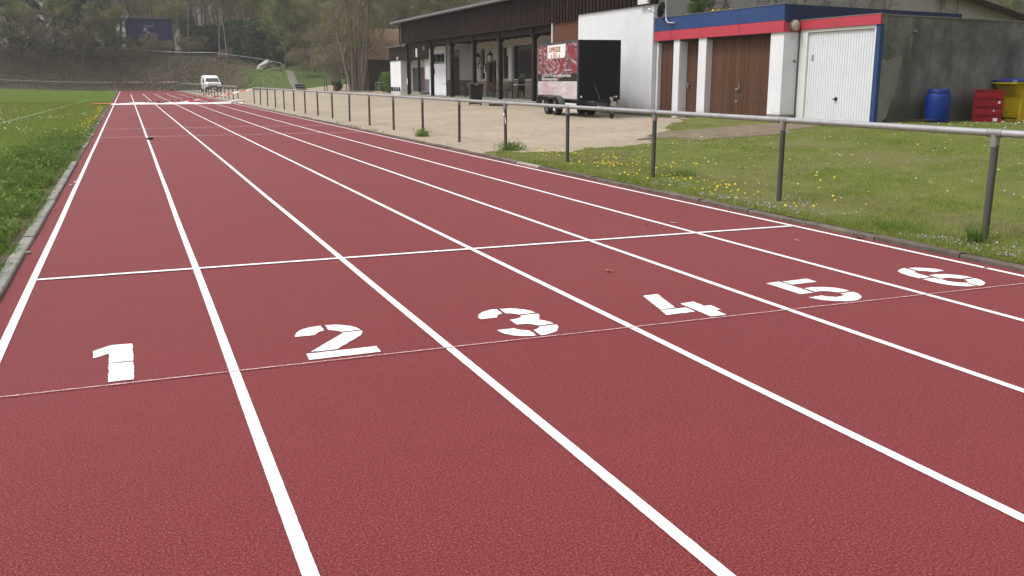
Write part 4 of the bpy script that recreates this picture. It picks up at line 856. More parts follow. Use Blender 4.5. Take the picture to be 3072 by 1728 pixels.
bar = thing('barrel', 'blue plastic barrel standing against the stained concrete wall', 'barrel', (18.82, 18.14, hz(18.8, 18.1)))
MB().lathe([(0.26, 0.0), (0.275, 0.02), (0.285, 0.10), (0.298, 0.28), (0.302, 0.45), (0.295, 0.60), (0.27, 0.715), (0.252, 0.735)], n=28).build('body', M['barrel'], bar, True)
MB().lathe([(0.262, 0.735), (0.268, 0.745), (0.268, 0.765), (0.262, 0.775)], n=28).build('clamp_ring', M['lidblue'], bar, True)
MB().lathe([(0.258, 0.776), (0.258, 0.80), (0.24, 0.83), (0.22, 0.835), (0.215, 0.82), (0.0, 0.82)], n=28, caps=False).build('lid', M['barrel'], bar, True)
cz = hz(20.6, 18.1)
order = ['topmost', 'second from the top', 'third from the top', 'bottom']
for k in range(4):
    cr = thing('crate', 'red plastic crate, %s of the stack beside the yellow bin' % order[3-k], 'crate', (20.36+random.uniform(-.012, .012), 18.0+random.uniform(-.01, .01), cz+k*0.205), R(-46+random.uniform(-1, 1)), 'stacked red crates')
    hx, hy, h = 0.335, 0.24, 0.198
    m = MB().box(-hx, hx, -hy, hy, 0, 0.02)
    for (a, b, c, d) in ((-hx, hx, -hy, -hy+.02), (-hx, hx, hy-.02, hy), (-hx, -hx+.02, -hy+.021, hy-.021), (hx-.02, hx, -hy+.021, hy-.021)): m.box(a, b, c, d, 0.021, h-0.03)
    m.build('body', M['crate'], cr)
    m = MB()
    for (a, b, c, d) in ((-hx-.012, hx+.012, -hy-.012, -hy+.02), (-hx-.012, hx+.012, hy-.02, hy+.012), (-hx-.012, -hx+.02, -hy+.021, hy-.021), (hx-.02, hx+.012, -hy+.021, hy-.021)): m.box(a, b, c, d, h-0.029, h-0.004)
    m.build('rim', M['crate'], cr)
    m = MB()
    for a in ([-0.27, -.18, -.09, .0, .08, .16, .24] if k < 3 else [-.2, -.1]): m.box(a, a+random.uniform(.035, .06), -hy-.003, -hy-.0005, h-0.062, h-0.036)
    m.build('slot', M['black'], cr)
    for a in (-.32, -.11, .11, .32): MB().box(a-.012, a+.012, -hy-.014, -hy-.0005, 0.01, h-0.07).build('rib', M['crate'], cr)
    if k < 3: MB().box(*((0.14, .24) if k == 0 else (.13, .16) if k == 1 else (.22, .27)), -hy-.016, -hy-.0145, *((.03, .11) if k == 0 else (.07, .105) if k == 1 else (.06, .12))).build('label_sticker', M['pinkpale'], cr)
yb = thing('yellow_bin', 'big yellow bin with blue lid at the concrete wall', 'bin', (21.62, 17.98, hz(21.8, 18.1)), R(-14))
MB().loft([rring(.36, .30, 0.0, .05), rring(.36, .30, .09, .05), rring(.39, .31, .10, .05), rring(.47, .36, .62, .06), rring(.60, .42, .90, .06), rring(.66, .46, .98, .06)]).build('body', M['yellow'], yb)
MB().loft([rring(.70, .49, .955, .06), rring(.70, .49, 1.0, .06)]).build('rim', M['yellow'], yb)
MB().loft([rring(.71, .50, 1.002, .07), rring(.70, .49, 1.04, .08), rring(.40, .30, 1.10, .08)]).build('lid', M['lidblue'], yb)
MB().box(-.25, -.11, -.52, -.49, .90, 1.03).build('latch', M['lidblue'], yb)
MB().bbox(-.42, -.22, -.42, -.32, .02, .80, .02).build('corner_rib', M['yellow'], yb)
MB().box(.02, .22, -.4165, -.4145, .60, .74).build('print_mark', M['black'], yb)
bd = MB().bar((22.25, 17.42, cz), (22.45, 17.55, cz+.72), .5, .06).build('board', M['brownboard']); tag(bd, 'dark brown board leaning against the yellow bin', 'board')
for k in range(3):
    o = MB().tube([(17.9+.1*k, 18.3-.12*k, .53), (18.5+.2*k, 18.1-.10*k, .54)], .018, 6).build('stick', M['brownboard']); tag(o, 'thin stick lying by the foot of the stained wall', 'stick', 'sticks by the stained wall')

# ================================================================== TERRACE FURNITURE
wood_top = simple('table_top_wood', (0.10, 0.075, 0.055, 1), 0.6, 0.3, var=0.3, sc=(4, 1, 1)); M['tabletop'] = wood_top
def beer_table(x0, x1, y, top, label, cat='table', hgt=0.78, w=0.5, name='trestle_table'):
    tb = thing(name, label, cat, ((x0+x1)/2, y, TZ), 0)
    hl = (x1-x0)/2
    MB().bbox(-hl, hl, -w/2, w/2, hgt-0.03, hgt, .006).build('table_top' if cat == 'table' else 'seat', top, tb)
    for s_ in (-1, 1):
        xx = s_*(hl-.25)
        m = MB().tube([(xx, -w*.42, 0), (xx, -w*.36, hgt-.05)], .018, 6).tube([(xx, w*.42, 0), (xx, w*.36, hgt-.05)], .018, 6).tube([(xx, -w*.40, hgt*.35), (xx, w*.40, hgt*.35)], .012, 6)
        m.build('leg_frame', M['dark'], tb)
        MB().tube([(xx, 0, hgt*.36), (xx-s_*.35, 0, hgt-.05)], .012, 6).build('brace', M['dark'], tb)
        MB().lathe([(.028, 0), (.028, .05)], (xx, -w*.42, 0.0), 8).lathe([(.028, 0), (.028, .05)], (xx, w*.42, 0), 8).build('foot_cap', M['paper'] if top is M['frame_white'] else M['dark'], tb)
    return tb
beer_table(18.45, 20.3, 57.0, M['tabletop'], 'dark trestle table left of the black bin, beside the brown door')
beer_table(19.55, 21.05, 48.0, M['frame_white'], 'white topped trestle table beside the stacked black chairs')
beer_table(20.0, 21.2, 51.6, M['tabletop'], 'dark trestle table behind the stacked black chairs')
beer_table(19.1, 20.4, 55.6, M['tabletop'], 'low dark bench behind the black bin', 'bench', 0.47, 0.28, 'bench')
beer_table(19.9, 21.0, 53.0, M['tabletop'], 'low dark bench under the terrace window', 'bench', 0.47, 0.28, 'bench')
def chair(label, loc, rz, mat, back=None, group=None):
    c = thing('chair', label, 'chair', loc, rz, group)
    MB().loft([rring(.24, .23, .40, .05), rring(.25, .24, .43, .05)]).build('seat', mat, c)
    prof = [(-.23, .22, .43), (-.24, .27, .66), (-.20, .31, .86)]
    MB().loft([[(-.23, .21, .43), (.23, .21, .43), (.23, .24, .43), (-.23, .24, .43)], [(-.24, .25, .65), (.24, .25, .65), (.24, .28, .65), (-.24, .28, .65)], [(-.19, .30, .88), (.19, .30, .88), (.19, .33, .88), (-.19, .33, .88)]]).build('backrest', back or mat, c)
    for sx in (-1, 1):
        for sy in (-1, 1): MB().tube([(sx*.25, sy*.24, 0), (sx*.22, sy*.20, .41)], [.022, .03], 6).build('leg', mat, c)
        MB().tube([(sx*.26, -.20, .41), (sx*.27, -.18, .62), (sx*.27, .05, .65), (sx*.25, .25, .64)], .02, 6).build('armrest', mat, c)
    return c
nms = ['bottom', 'second', 'third', 'fourth', 'top']
for k in range(5): chair('black plastic garden chair, %s of the stack on the terrace' % (nms[k] if k in (0, 4) else nms[k]+' from the bottom'), (20.25+.02*k, 49.3+.03*k, TZ+.115*k), R(-75+2*k), M['black'], None, 'stacked black garden chairs')
chair('black plastic garden chair standing beside the chair stack', (19.75, 49.7, TZ), R(-60), M['black'])
chair('dark chair with a reddish brown backrest near the glazed door', (20.5, 54.2, TZ), R(-20), M['cargrey'], simple('brown_chair_back', (0.16, 0.075, 0.06, 1), 0.6, 0.3))

# ================================================================== VAN
van = thing('van', 'small white van with round spotlights parked beyond the far railing', 'van', (9.55, 121.0, 0.10), R(4))
secs = [(-2.05, .80, .35, .95, .0), (-1.95, .88, .30, 1.02, .0), (-1.35, .92, .28, 1.14, .02), (-1.25, .92, .28, 1.18, .05), (-.78, .92, .28, 1.62, .16), (-.40, .92, .28, 1.90, .20), (.2, .92, .28, 1.98, .20), (1.9, .92, .28, 1.98, .20), (2.1, .88, .32, 1.88, .2)]
rings = []
for (yy, hw, zb, zt, tp) in secs:
    zs = min(zt-.02, 1.12)
    rings.append([(-hw+.06, yy, zb), (hw-.06, yy, zb), (hw, yy, zb+.12), (hw, yy, zs), (hw-tp*.55, yy, zt-.10 if zt > 1.3 else zs+.003), (hw-tp-.12, yy, zt), (-hw+tp+.12, yy, zt), (-hw+tp*.55, yy, zt-.10 if zt > 1.3 else zs+.003), (-hw, yy, zs), (-hw, yy, zb+.12)])
MB().loft(rings).build('body', M['vanwhite'], van, True)
MB().quad((-.80, -1.275, 1.195), (.80, -1.275, 1.195), (.68, -.81, 1.63), (-.68, -.81, 1.63)).build('windscreen', M['wind'], van)
for s_ in (-1, 1):
    pts = [(s_*.925, -1.0, 1.16), (s_*.925, .0, 1.16), (s_*.83, .0, 1.66), (s_*.83, -.55, 1.66)]
    MB().poly(pts if s_ > 0 else pts[::-1]).build('side_window', M['wind'], van)
    MB().bbox(s_*.66-.15, s_*.66+.15, -2.06, -1.96, .70, .90, .03).build('headlight', M['lampglass'], van)
    MB().bbox(s_*1.03-.09, s_*1.03+.09, -1.18, -1.05, 1.13, 1.30, .02).build('mirror', M['black'], van)
    for yy in (-1.35, 1.35):
        w_ = new_obj('wheel', None, van); w_.location = (s_*.82, yy, .31)
        MB().lathe([(.18, .10), (.29, .10), (.31, .06), (.31, -.06), (.29, -.10), (.18, -.10)], n=18, axis='x').build('tyre', M['rubber'], w_, True)
        MB().lathe([(.0, .09), (.17, .105), (.18, .10)], n=14, axis='x', caps=False).build('rim', M['fit'], w_, True)
MB().bbox(-.90, .90, -2.14, -1.96, .30, .60, .04).build('bumper', M['cargrey'], van)
MB().box(-.48, .48, -2.075, -2.04, .62, .86).build('grille', M['black'], van)
MB().tube([(-.62, -2.16, .52), (-.60, -2.2, .92), (.60, -2.2, .92), (.62, -2.16, .52)], .025, 6).build('light_bar', M['black'], van)
for xx in (-.50, -.17, .17, .50): MB().lathe([(0, -.05), (.13, -.05), (.14, -.03), (.12, .04), (.04, .08)], (xx, -2.2, .98), 16, 'y').build('spotlight', M['lampglass'], van, True)
MB().box(-.26, .26, -2.16, -2.142, .40, .51).build('number_plate', M['paper'], van)

# ================================================================== BARRIER TAPE, SHEET, LITTER
def tape(name, pts, label, w=.075, seg=.5, sag=0.0, group=None):
    root = thing(name, label, 'barrier tape', pts[0], 0, group)
    P3 = [Vector(p) for p in pts]; L = [0]
    for a, b in zip(P3, P3[1:]): L.append(L[-1]+(b-a).length)
    tot = L[-1]; n = int(tot/seg)
    def at_(d):
        for i in range(len(L)-1):
            if d <= L[i+1]+1e-6:
                q = (d-L[i])/(L[i+1]-L[i]); p = P3[i].lerp(P3[i+1], q); break
        else: p = P3[-1].copy()
        return p
    for col, nm in ((0, 'white_section'), (1, 'red_section')):
        for k in range(n):
            if k % 2 != col: continue
            m = MB()
            for j in range(3):
                d0 = (k+j/3)*tot/n; d1 = (k+(j+1)/3)*tot/n
                a, b = at_(d0)-P3[0], at_(d1)-P3[0]
                ta, tb_ = .5*math.sin(d0*1.3), .5*math.sin(d1*1.3)
                ua = Vector((math.sin(ta)*.3, math.sin(ta), math.cos(ta)))*w/2; ub = Vector((math.sin(tb_)*.3, math.sin(tb_), math.cos(tb_)))*w/2
                lift = lambda v, u: v+u if True else v
                m.quad(a-ua, b-ub, b+ub, a+ua)
            m.build(nm, M['taper'] if col else M['tapew'], root)
    return root
def sagged(a, b, s_, n=14):
    a, b = Vector(a), Vector(b)
    return [tuple(a.lerp(b, i/n)-Vector((0, 0, s_*4*(i/n)*(1-i/n)))) for i in range(n+1)]
tape('barrier_tape', sagged((7.46, 62.72, .98), (3.4, 66.5, .10), .05)+sagged((3.4, 66.5, .10), (1.2, 66.3, .05), 0.0, 5)[1:], 'red and white barrier tape from the gate post down to the white sheet')
tape('barrier_tape', sagged((7.46, 81.7, .90), (4.2, 74.0, .12), .05)+sagged((4.2, 74.0, .12), (0.2, 66.4, .06), .0, 8)[1:], 'red and white barrier tape hanging from the far railing onto the track')
tape('barrier_tape', [(7.2, 148.95, 1.22), (4.0, 148.95, 1.2), (1.0, 148.95, 1.22), (-2.1, 148.95, 1.22)], 'barrier tape wrapped along the distant field railing', .06, .30)
sh = MB(); n = 60
xsN = np.linspace(-.95, 7.1, n); rg = []
for i, xx in enumerate(xsN):
    yy = 65.3+.10*math.sin(xx*1.1)+.05*math.sin(xx*4); hh = .10+.03*math.sin(xx*2.3)+.02*random.random(); ww = .28+.07*math.sin(xx*1.7+1)+.04*random.random()
    rg.append([(xx, yy-ww, .006), (xx, yy-ww*.6, hh*.7), (xx, yy-.05, hh), (xx, yy+ww*.5, hh*.8), (xx, yy+ww, .006)])
sh.loft(rg, True); o = sh.build('rolled_sheet', M['fleece'], None, True); tag(o, 'white crumpled sheet laid in a roll across all six lanes', 'sheet')
o = MB().tube([(-.9, 65.5, .05), (-1.4, 65.7, .06), (-1.9, 66.0, .05), (-2.3, 65.9, .03)], [.03, .05, .04, .02], 8).build('orange_roll', M['orange'], None, True); tag(o, 'orange plastic roll on the grass at the end of the white sheet', 'plastic roll')
o = MB().tube(sagged((6.3, 65.2, .08), (7.3, 65.6, .12), -.05, 6), [.06, .12, .10, .14, .11, .08, .04], 8).build('crumpled_bag', M['fleece'], None, True); tag(o, 'crumpled white plastic at the right end of the rolled sheet', 'plastic')
# ribbon knotted to a railing post
o = MB().quad((7.44, 18.86, .80), (7.44, 18.80, .70), (7.46, 18.83, .58), (7.46, 18.90, .66)).quad((7.452, 18.9, .84), (7.452, 18.99, .84), (7.455, 19.02, .79), (7.455, 18.9, .79)).build('ribbon', M['tapew']); tag(o, 'torn end of white ribbon tied to a railing post', 'ribbon')
def leaf(x, y, s, label, mat, rz):
    pts = [(0, -.5, .02), (.22, -.25, .10), (.30, .1, .05), (.12, .45, .16), (0, .55, .20), (-.14, .4, .14), (-.28, .05, .04), (-.2, -.28, .12)]
    m = MB(); c = (0, 0, .0)
    for a, b in zip(pts, pts[1:]+pts[:1]): m.poly([c, a, b])
    m.v = [(px*s, py*s, pz*s+.006) for px, py, pz in m.v]
    o = m.build('dry_leaf', mat); o.location = (x, y, 0.002); o.rotation_euler = (0, 0, rz); return tag(o, label, 'leaf')
leaf(3.54, 6.66, .075, 'curled dry leaf lying in lane four', M['deadleaf'], .4)
leaf(6.60, 8.03, .09, 'dry leaf at the kerb by the end of the start line', M['deadleaf'], 1.5)
leaf(6.60, 7.19, .10, 'dry leaf at the kerb, just nearer than the start line end', M['deadleaf'], 2.2)
leaf(5.42, 8.72, .08, 'pale leaf just beyond the start line in lane six', M['pebble'], .9)
leaf(5.10, 8.75, .06, 'small brown leaf just beyond the start line in lane five', M['deadleaf'], 2.9)
leaf(5.93, 7.29, .05, 'tiny pale leaf behind the start line in lane six', M['pebble'], .2)
leaf(2.85, 14.0, .07, 'small dry leaf in the middle of lane three', M['deadleaf'], 1.2)
leaf(6.52, 5.61, .07, 'dry leaf beside the kerb near the number six', M['deadleaf'], 2.0)
leaf(-.92, 12.5, .06, 'small red leaf beside the left kerb', M['deadleaf'], 1.0)
def pebble(x, y, s, label, mat):
    m = MB().lathe([(.0, 0), (.45*s, .06*s), (.5*s, .28*s), (.36*s, .5*s), (.0, .58*s)], n=9, caps=False)
    m.v = [(a*1.2+random.gauss(0, .04*s), b*.85+random.gauss(0, .04*s), c) for a, b, c in m.v]; o = m.build('pebble', mat, None, True); o.location = (x, y, 0.001); return tag(o, label, 'pebble')
pebble(-.945, 9.38, .045, 'round pale pebble by the left kerb', M['pebble']); pebble(-.88, 15.34, .045, 'small pebble between the left kerb and the first line', M['pebble'])
pebble(-.84, 15.8, .05, 'pale scrap touching the leftmost white line', M['paper'])
o = MB().lathe([(0, 0), (.055, .01), (.07, .04), (.045, .06), (0, .065)], n=9, caps=False); o.v = [(a*1.5+random.gauss(0, .006), b*.8+random.gauss(0, .006), c) for a, b, c in o.v]
o = o.build('clod', M['darkclod'], None, True); o.location = (.47, 26.6, 0); o.rotation_euler = (0, 0, .4); tag(o, 'dark clod lying on the line between lanes one and two', 'clod')

# ================================================================== FAR THINGS ON AND BY THE BANK
bh_ = thing('clubhouse_hall', 'navy blue hall with white runner figure on the bank', 'building', (4.4, 170, hz(4.4, 170)))
zb0 = hz(4.4, 170)
def PB(n, m, mat, parent=bh_): m.v = [((x-4.1)*1.0625, y-160, 1.54+(z-1.54)*1.0625-zb0) for x, y, z in m.v]; return m.build(n, mat, parent)
PB('wall', MB().box(.6, 7.45, 160, 168, 5.0, 10.73), M['navywall']); PB('side_wall', MB().box(7.45, 7.6, 160.1, 168, 5, 10.6), M['greyrender'])
PB('roof', MB().loft([[(.2, 159.7, 10.735), (7.8, 159.7, 10.735), (7.8, 168.3, 10.735), (.2, 168.3, 10.735)], [(3.6, 162, 11.35), (4.4, 162, 11.35), (4.4, 166, 11.35), (3.6, 166, 11.35)]]), M['hutwall'])
PB('plinth', MB().box(.5, 7.5, 159.9, 160, 5, 7.7), M['brownboard'])
# runner figure as flat strokes, faded lettering strip, red mark
fig = MB()
def stroke(pts, w):
    for a, b in zip(pts, pts[1:]): 
        d = Vector((b[0]-a[0], 0, b[1]-a[1])).normalized(); nn = Vector((-d.z, 0, d.x))*w/2
        A, B_ = Vector((a[0], 159.985, a[1])), Vector((b[0], 159.985, b[1])); fig.quad(A-nn, B_-nn, B_+nn, A+nn)
zx = lambda u, v: (.91+(u-210)/1640*6.45, 10.75-(v-270)/780*3.03)
stroke([zx(800, 605), zx(810, 640)], .16); stroke([zx(815, 640), zx(850, 690), zx(910, 730)], .20); stroke([zx(850, 650), zx(900, 615), zx(965, 620)], .11); stroke([zx(830, 690), zx(820, 740), zx(775, 785)], .11); stroke([zx(885, 755), zx(950, 830)], .12); stroke([zx(945, 760), zx(1050, 865)], .12)
PB('runner_figure', fig, M['pinkpale'])
fig = MB(); a0, b0 = zx(815, 530), zx(1140, 560)
for k in range(11):
    q0 = k/11; q1 = (k+.75)/11; stroke([(a0[0]+(b0[0]-a0[0])*q0, a0[1]+(b0[1]-a0[1])*q0), (a0[0]+(b0[0]-a0[0])*q1, a0[1]+(b0[1]-a0[1])*q1)], .13)
PB('faded_lettering', fig, M['pinkpale'])
fig = MB(); stroke([zx(560, 480), zx(790, 520)], .22); PB('red_mark', fig, M['redstrip'])
PB('wall_lamp', MB().box(zx(1150, 0)[0], zx(1180, 0)[0], 159.9, 159.99, zx(0, 485)[1], zx(0, 455)[1]), M['paper'])
# steps at the foot of the path
st = thing('steps', 'short flight of concrete steps at the foot of the hill path', 'steps', (19.5, 116, 0))
for k in range(3): 
    MB().bbox(-.62, .62, .5*k, .5*k+.5, 0, .52+.26*k, .02).build('step', M['road'], st); MB().box(-.62, .62, .5*k-.012, .5*k-.002, .26*k+.22, .26*k+.46).build('riser', M['dark'], st)
# boulder
bm = bmesh.new(); bmesh.ops.create_icosphere(bm, subdivisions=3, radius=1)
for v in bm.verts:
    n_ = math.sin(v.co.x*4+1)*.12+math.sin(v.co.y*5)*.10+math.sin(v.co.z*6+v.co.x*3)*.12+random.gauss(0, .05); v.co *= 1+n_; v.co.x *= 1.15; v.co.z *= .55; v.co.y *= .7
    v.co.z += v.co.x*.45
me = bpy.data.meshes.new('boulder'); bm.to_mesh(me); bm.free(); me.materials.append(M['rock']); o = new_obj('boulder', me); o.location = (18.75, 142.0, hz(18.75, 142.0)+.3); tag(o, 'pale grey boulder beside the handrail on the bank', 'boulder')
# red and white pole
pl = thing('marker_pole', 'thin red and white marker pole on the grassy bank', 'pole', (16.37, 126, hz(16.37, 126)-.1))
for k in range(10): MB().tube([(0, 0, .18*k), (0, 0, .18*k+.179)], .035, 6).build('band', M['taper'] if k % 2 else M['tapew'], pl)
pl = MB().tube([(22.6, 112.0, .2), (22.6, 112.0, 2.3)], .035, 6).build('post', M['fit']); tag(pl, 'thin grey post standing by the trees behind the yard', 'post')
lp = MB().tube([(6.9, 182, 8), (6.9, 182, 26)], [.16, .12], 8).build('mast', M['fit'], None, True); tag(lp, 'tall grey mast behind the navy hall', 'mast')
# hut with tiled roof
hut = thing('hut', 'hut with a brown tiled roof behind the big bare tree', 'hut', (30, 106, .3))
MB().box(-5.2, 6, 0, 7, 0, 3.4).build('wall', M['hutwall'], hut)
hr = MB().loft([[(-5.6, -.5, 3.35), (6.4, -.5, 3.35), (6.4, -.45, 3.45), (-5.6, -.45, 3.45)], [(-5.6, 3.6, 6.8), (6.4, 3.6, 6.8), (6.4, 3.6, 6.95), (-5.6, 3.6, 6.95)]]).build('roof', M['hutroof'], hut)
for k in range(16):
    q = k/16; m = MB()
    for j in range(40):
        x0 = -5.6+j*.3; y_ = -.5+4.1*q; z_ = 3.45+3.47*q
        m.loft([[(x0+.01, y_-.05, z_+.03), (x0+.15, y_-.05, z_+.075), (x0+.29, y_-.05, z_+.03), (x0+.29, y_-.05, z_-.03), (x0+.01, y_-.05, z_-.03)], [(x0+.01, y_+.30, z_+.24), (x0+.15, y_+.30, z_+.27), (x0+.29, y_+.30, z_+.24), (x0+.29, y_+.30, z_+.2), (x0+.01, y_+.30, z_+.2)]])
    m.build('tile_row', M['hutroof'], hr)['kind'] = 'stuff'
# small cage and planks by the annex
cg = thing('metal_frame', 'low metal frame beside the end of the annex', 'frame', (21.0, 84, .3))
for dx in (0, 1.9):
    for dy in (0, 1.0): MB().tube([(dx, dy, 0), (dx, dy, 1.0)], .025, 6).build('upright', M['fit'], cg)
MB().tube([(0, 0, 1), (1.9, 0, 1), (1.9, 1, 1), (0, 1, 1), (0, 0, 1)], .025, 6).build('top_bar', M['fit'], cg)
o = MB().bbox(21.0, 23.6, 96.2, 96.6, .28, .42, .02).build('plank', M['birch']); tag(o, 'pale plank lying at the foot of the big tree', 'plank')

# ================================================================== VEGETATION
def frusta(segs, n):
    """segs: array (k, 8): p0, p1, r0, r1 -> quads"""
    A = np.asarray(segs, float); p0, p1, ra, rb = A[:, 0:3], A[:, 3:6], A[:, 6], A[:, 7]
    t = p1-p0; t /= np.linalg.norm(t, axis=1, keepdims=True)+1e-9
    up = np.where(np.abs(t[:, 2:3]) < 0.9, np.array([[0, 0, 1.0]]), np.array([[1.0, 0, 0]]))
    x = np.cross(t, up); x /= np.linalg.norm(x, axis=1, keepdims=True)+1e-9; y = np.cross(t, x)
    an = 2*np.pi*np.arange(n)/n
    ring = np.cos(an)[None, :, None]*x[:, None, :] + np.sin(an)[None, :, None]*y[:, None, :]
    V = np.concatenate([p0[:, None]+ring*ra[:, None, None], p1[:, None]+ring*rb[:, None, None]], 1)
    k = len(A); b = (np.arange(k)*2*n)[:, None]; j = np.arange(n); q = (j+1) % n
    F = np.stack([b+j, b+q, b+n+q, b+n+j], -1).reshape(-1, 4)
    return V.reshape(-1, 3), F
def cards(C, size, g, flat=0.0, aspect=0.6, dirs=None):
    """small leaf faces at points C"""
    k = len(C); a = g.normal(size=(k, 3)); a[:, 2] *= (1-flat)
    if dirs is not None: a = dirs+0.35*g.normal(size=(k, 3))
    a /= np.linalg.norm(a, axis=1, keepdims=True)+1e-9
    b = np.cross(a, g.normal(size=(k, 3))); b /= np.linalg.norm(b, axis=1, keepdims=True)+1e-9
    s = (size*g.uniform(0.6, 1.4, k))[:, None]
    V = np.stack([C-a*s*.5, C+b*s*aspect*.5, C+a*s*.5, C-b*s*aspect*.5], 1).reshape(-1, 3)
    F = np.arange(4*k).reshape(k, 4); return V, F
def grow(seed, h, r0, stems=1, first=0.25, n1=16, n2=6, n3=5, n4=4, spread=0.42, up=0.35, leaves=9000, lsize=0.13, twig=0.014):
    g = np.random.default_rng(seed); thick = []; thin = []; tips = []
    def limb(p, d, L, r, lev, segs):
        pts = [p]; q = p.copy(); dd = d.copy(); rr = r
        for i in range(segs):
            dd = dd + g.normal(0, 0.13 if lev else 0.05, 3) + np.array([0, 0, up*0.18 if lev else 0.02]); dd /= np.linalg.norm(dd)
            qn = q+dd*L/segs; rn = max(rr*(0.78 if lev else 0.87), twig*.6)
            (thick if lev <= 1 else thin).append([*q, *qn, rr, rn]); q = qn; rr = rn; pts.append(q)
        return pts, dd
    def kids(pts, d, L, r, lev, n, lo):
        for _ in range(n):
            u = lo+(1-lo)*g.random()**0.8; f = u*(len(pts)-1); i = min(int(f), len(pts)-2); p = pts[i]+(pts[i+1]-pts[i])*(f-i)
            side = g.normal(size=3); side -= d*side.dot(d); side /= np.linalg.norm(side)
            ang = g.uniform(0.5, 1.15); nd = d*math.cos(ang)+side*math.sin(ang); nd[2] += up*0.5; nd /= np.linalg.norm(nd)
            yield p, nd, u
    for s in range(stems):
        az = 2*math.pi*(s+g.random()*.6)/stems; lean = 0.0 if stems == 1 else g.uniform(.10, .30)
        d0 = np.array([math.cos(az)*lean, math.sin(az)*lean, 1.0]); d0 /= np.linalg.norm(d0)
        p0 = np.array([math.cos(az), math.sin(az), 0])*(0.0 if stems == 1 else g.uniform(.3, .8)); p0[2] = -0.4
        hh = h*g.uniform(.85, 1.0); pts, dl = limb(p0, d0, hh, r0*(1 if stems == 1 else g.uniform(.6, 1)), 0, 9)
        for p, d, u in kids(pts, d0, hh, r0, 1, max(3, n1//stems), first):
            L1 = hh*spread*(1.15-0.75*u)*g.uniform(.75, 1.2); r1 = r0*0.42*(1.1-u)+.02
            pts1, d1 = limb(p, d, L1, r1, 1, 5)
            for p2, d2, u2 in kids(pts1, d1, L1, r1, 2, n2, .2):
                L2 = L1*.5*(1.2-.6*u2)*g.uniform(.7, 1.2); pts2, e2 = limb(p2, d2, L2, max(r1*.4*(1.1-u2), twig*1.5), 2, 3)
                for p3, d3, u3 in kids(pts2, e2, L2, .02, 3, n3, .15):
                    L3 = L2*.55*g.uniform(.6, 1.2)+.15; pts3, e3 = limb(p3, d3, L3, twig, 3, 2); tips.append(pts3[-1]); tips.append(pts3[1])
                    for p4, d4, u4 in kids(pts3, e3, L3, .01, 4, n4, .2):
                        q = p4+d4*L3*.5*g.uniform(.5, 1.2); thin.append([*p4, *q, twig*.75, twig*.4]); tips.append(q)
    tips = np.array(tips); Vt, Ft = frusta(thick, 6); Vn, Fn = frusta(thin, 3)
    if leaves:
        C = tips[g.integers(0, len(tips), leaves)]+g.normal(0, .12, (leaves, 3)); Vl, Fl = cards(C, lsize, g)
        V = np.concatenate([Vn, Vl]); F = np.concatenate([Fn, Fl+len(Vn)]); mi = np.concatenate([np.zeros(len(Fn), int), np.ones(len(Fl), int)])
    else: V, F, mi = Vn, Fn, np.zeros(len(Fn), int)
    return (Vt, Ft), (V, F, mi)
def mesh_only(name, V, F, mats, mi=None):
    o = np_mesh(name, V, F, mats, None, mi); me = o.data; bpy.data.objects.remove(o); return me
def make_kind(seed, bark, leaf, **kw):
    (Vt, Ft), (V, F, mi) = grow(seed, **kw)
    return mesh_only('trunk', Vt, Ft, [bark]), mesh_only('crown', V, F, [M['twig'], leaf], mi)
def conifer(seed, h, rad, leaf, droop=.35, n=70, per=150, size=.34, bare=.08, spray=.55):
    g = np.random.default_rng(seed); thick = []; C = []; D = []
    q = np.array([0, 0, -.4]); k = 10
    for i in range(k): 
        qn = np.array([g.normal(0, .03), g.normal(0, .03), -.4+(h+.4)*(i+1)/k]); thick.append([*q, *qn, .26*(1-i/k)+.03, .26*(1-(i+1)/k)+.03]); q = qn
    for i in range(n):
        u = bare+(1-bare)*(i+g.random())/n; L = rad*((1-u)**.75)*g.uniform(.7, 1.15)+.2; az = g.uniform(0, 6.28); z = h*u
        d = np.array([math.cos(az), math.sin(az), 0]); tip = np.array([0, 0, z])+d*L+np.array([0, 0, -droop*L+.12*L])
        mid = np.array([0, 0, z])+d*L*.5+np.array([0, 0, .03*L]); thick.append([0, 0, z, *mid, .05, .03]); thick.append([*mid, *tip, .03, .012])
        f = g.random(per)**.7; P_ = np.where(f[:, None] < .5, np.array([0, 0, z])+(mid-np.array([0, 0, z]))*(f[:, None]*2), mid+(tip-mid)*(f[:, None]*2-1))
        lat = np.cross(d, [0, 0, 1.0]); P_ = P_+lat*(g.normal(0, .13*L+.05, per)*(1.1-f))[:, None]+np.array([0, 0, 1])*(-np.abs(g.normal(0, spray*.35, per)))[:, None]
        C.append(P_); dd = np.tile(d*.6+np.array([0, 0, -.45]), (per, 1)); D.append(dd+lat*g.normal(0, .6, per)[:, None])
    C = np.concatenate(C); D = np.concatenate(D); V, F = cards(C, size, g, aspect=.32, dirs=D); Vt, Ft = frusta(thick, 5)
    return mesh_only('trunk', Vt, Ft, [M['bark']]), mesh_only('crown', V, F, [leaf])
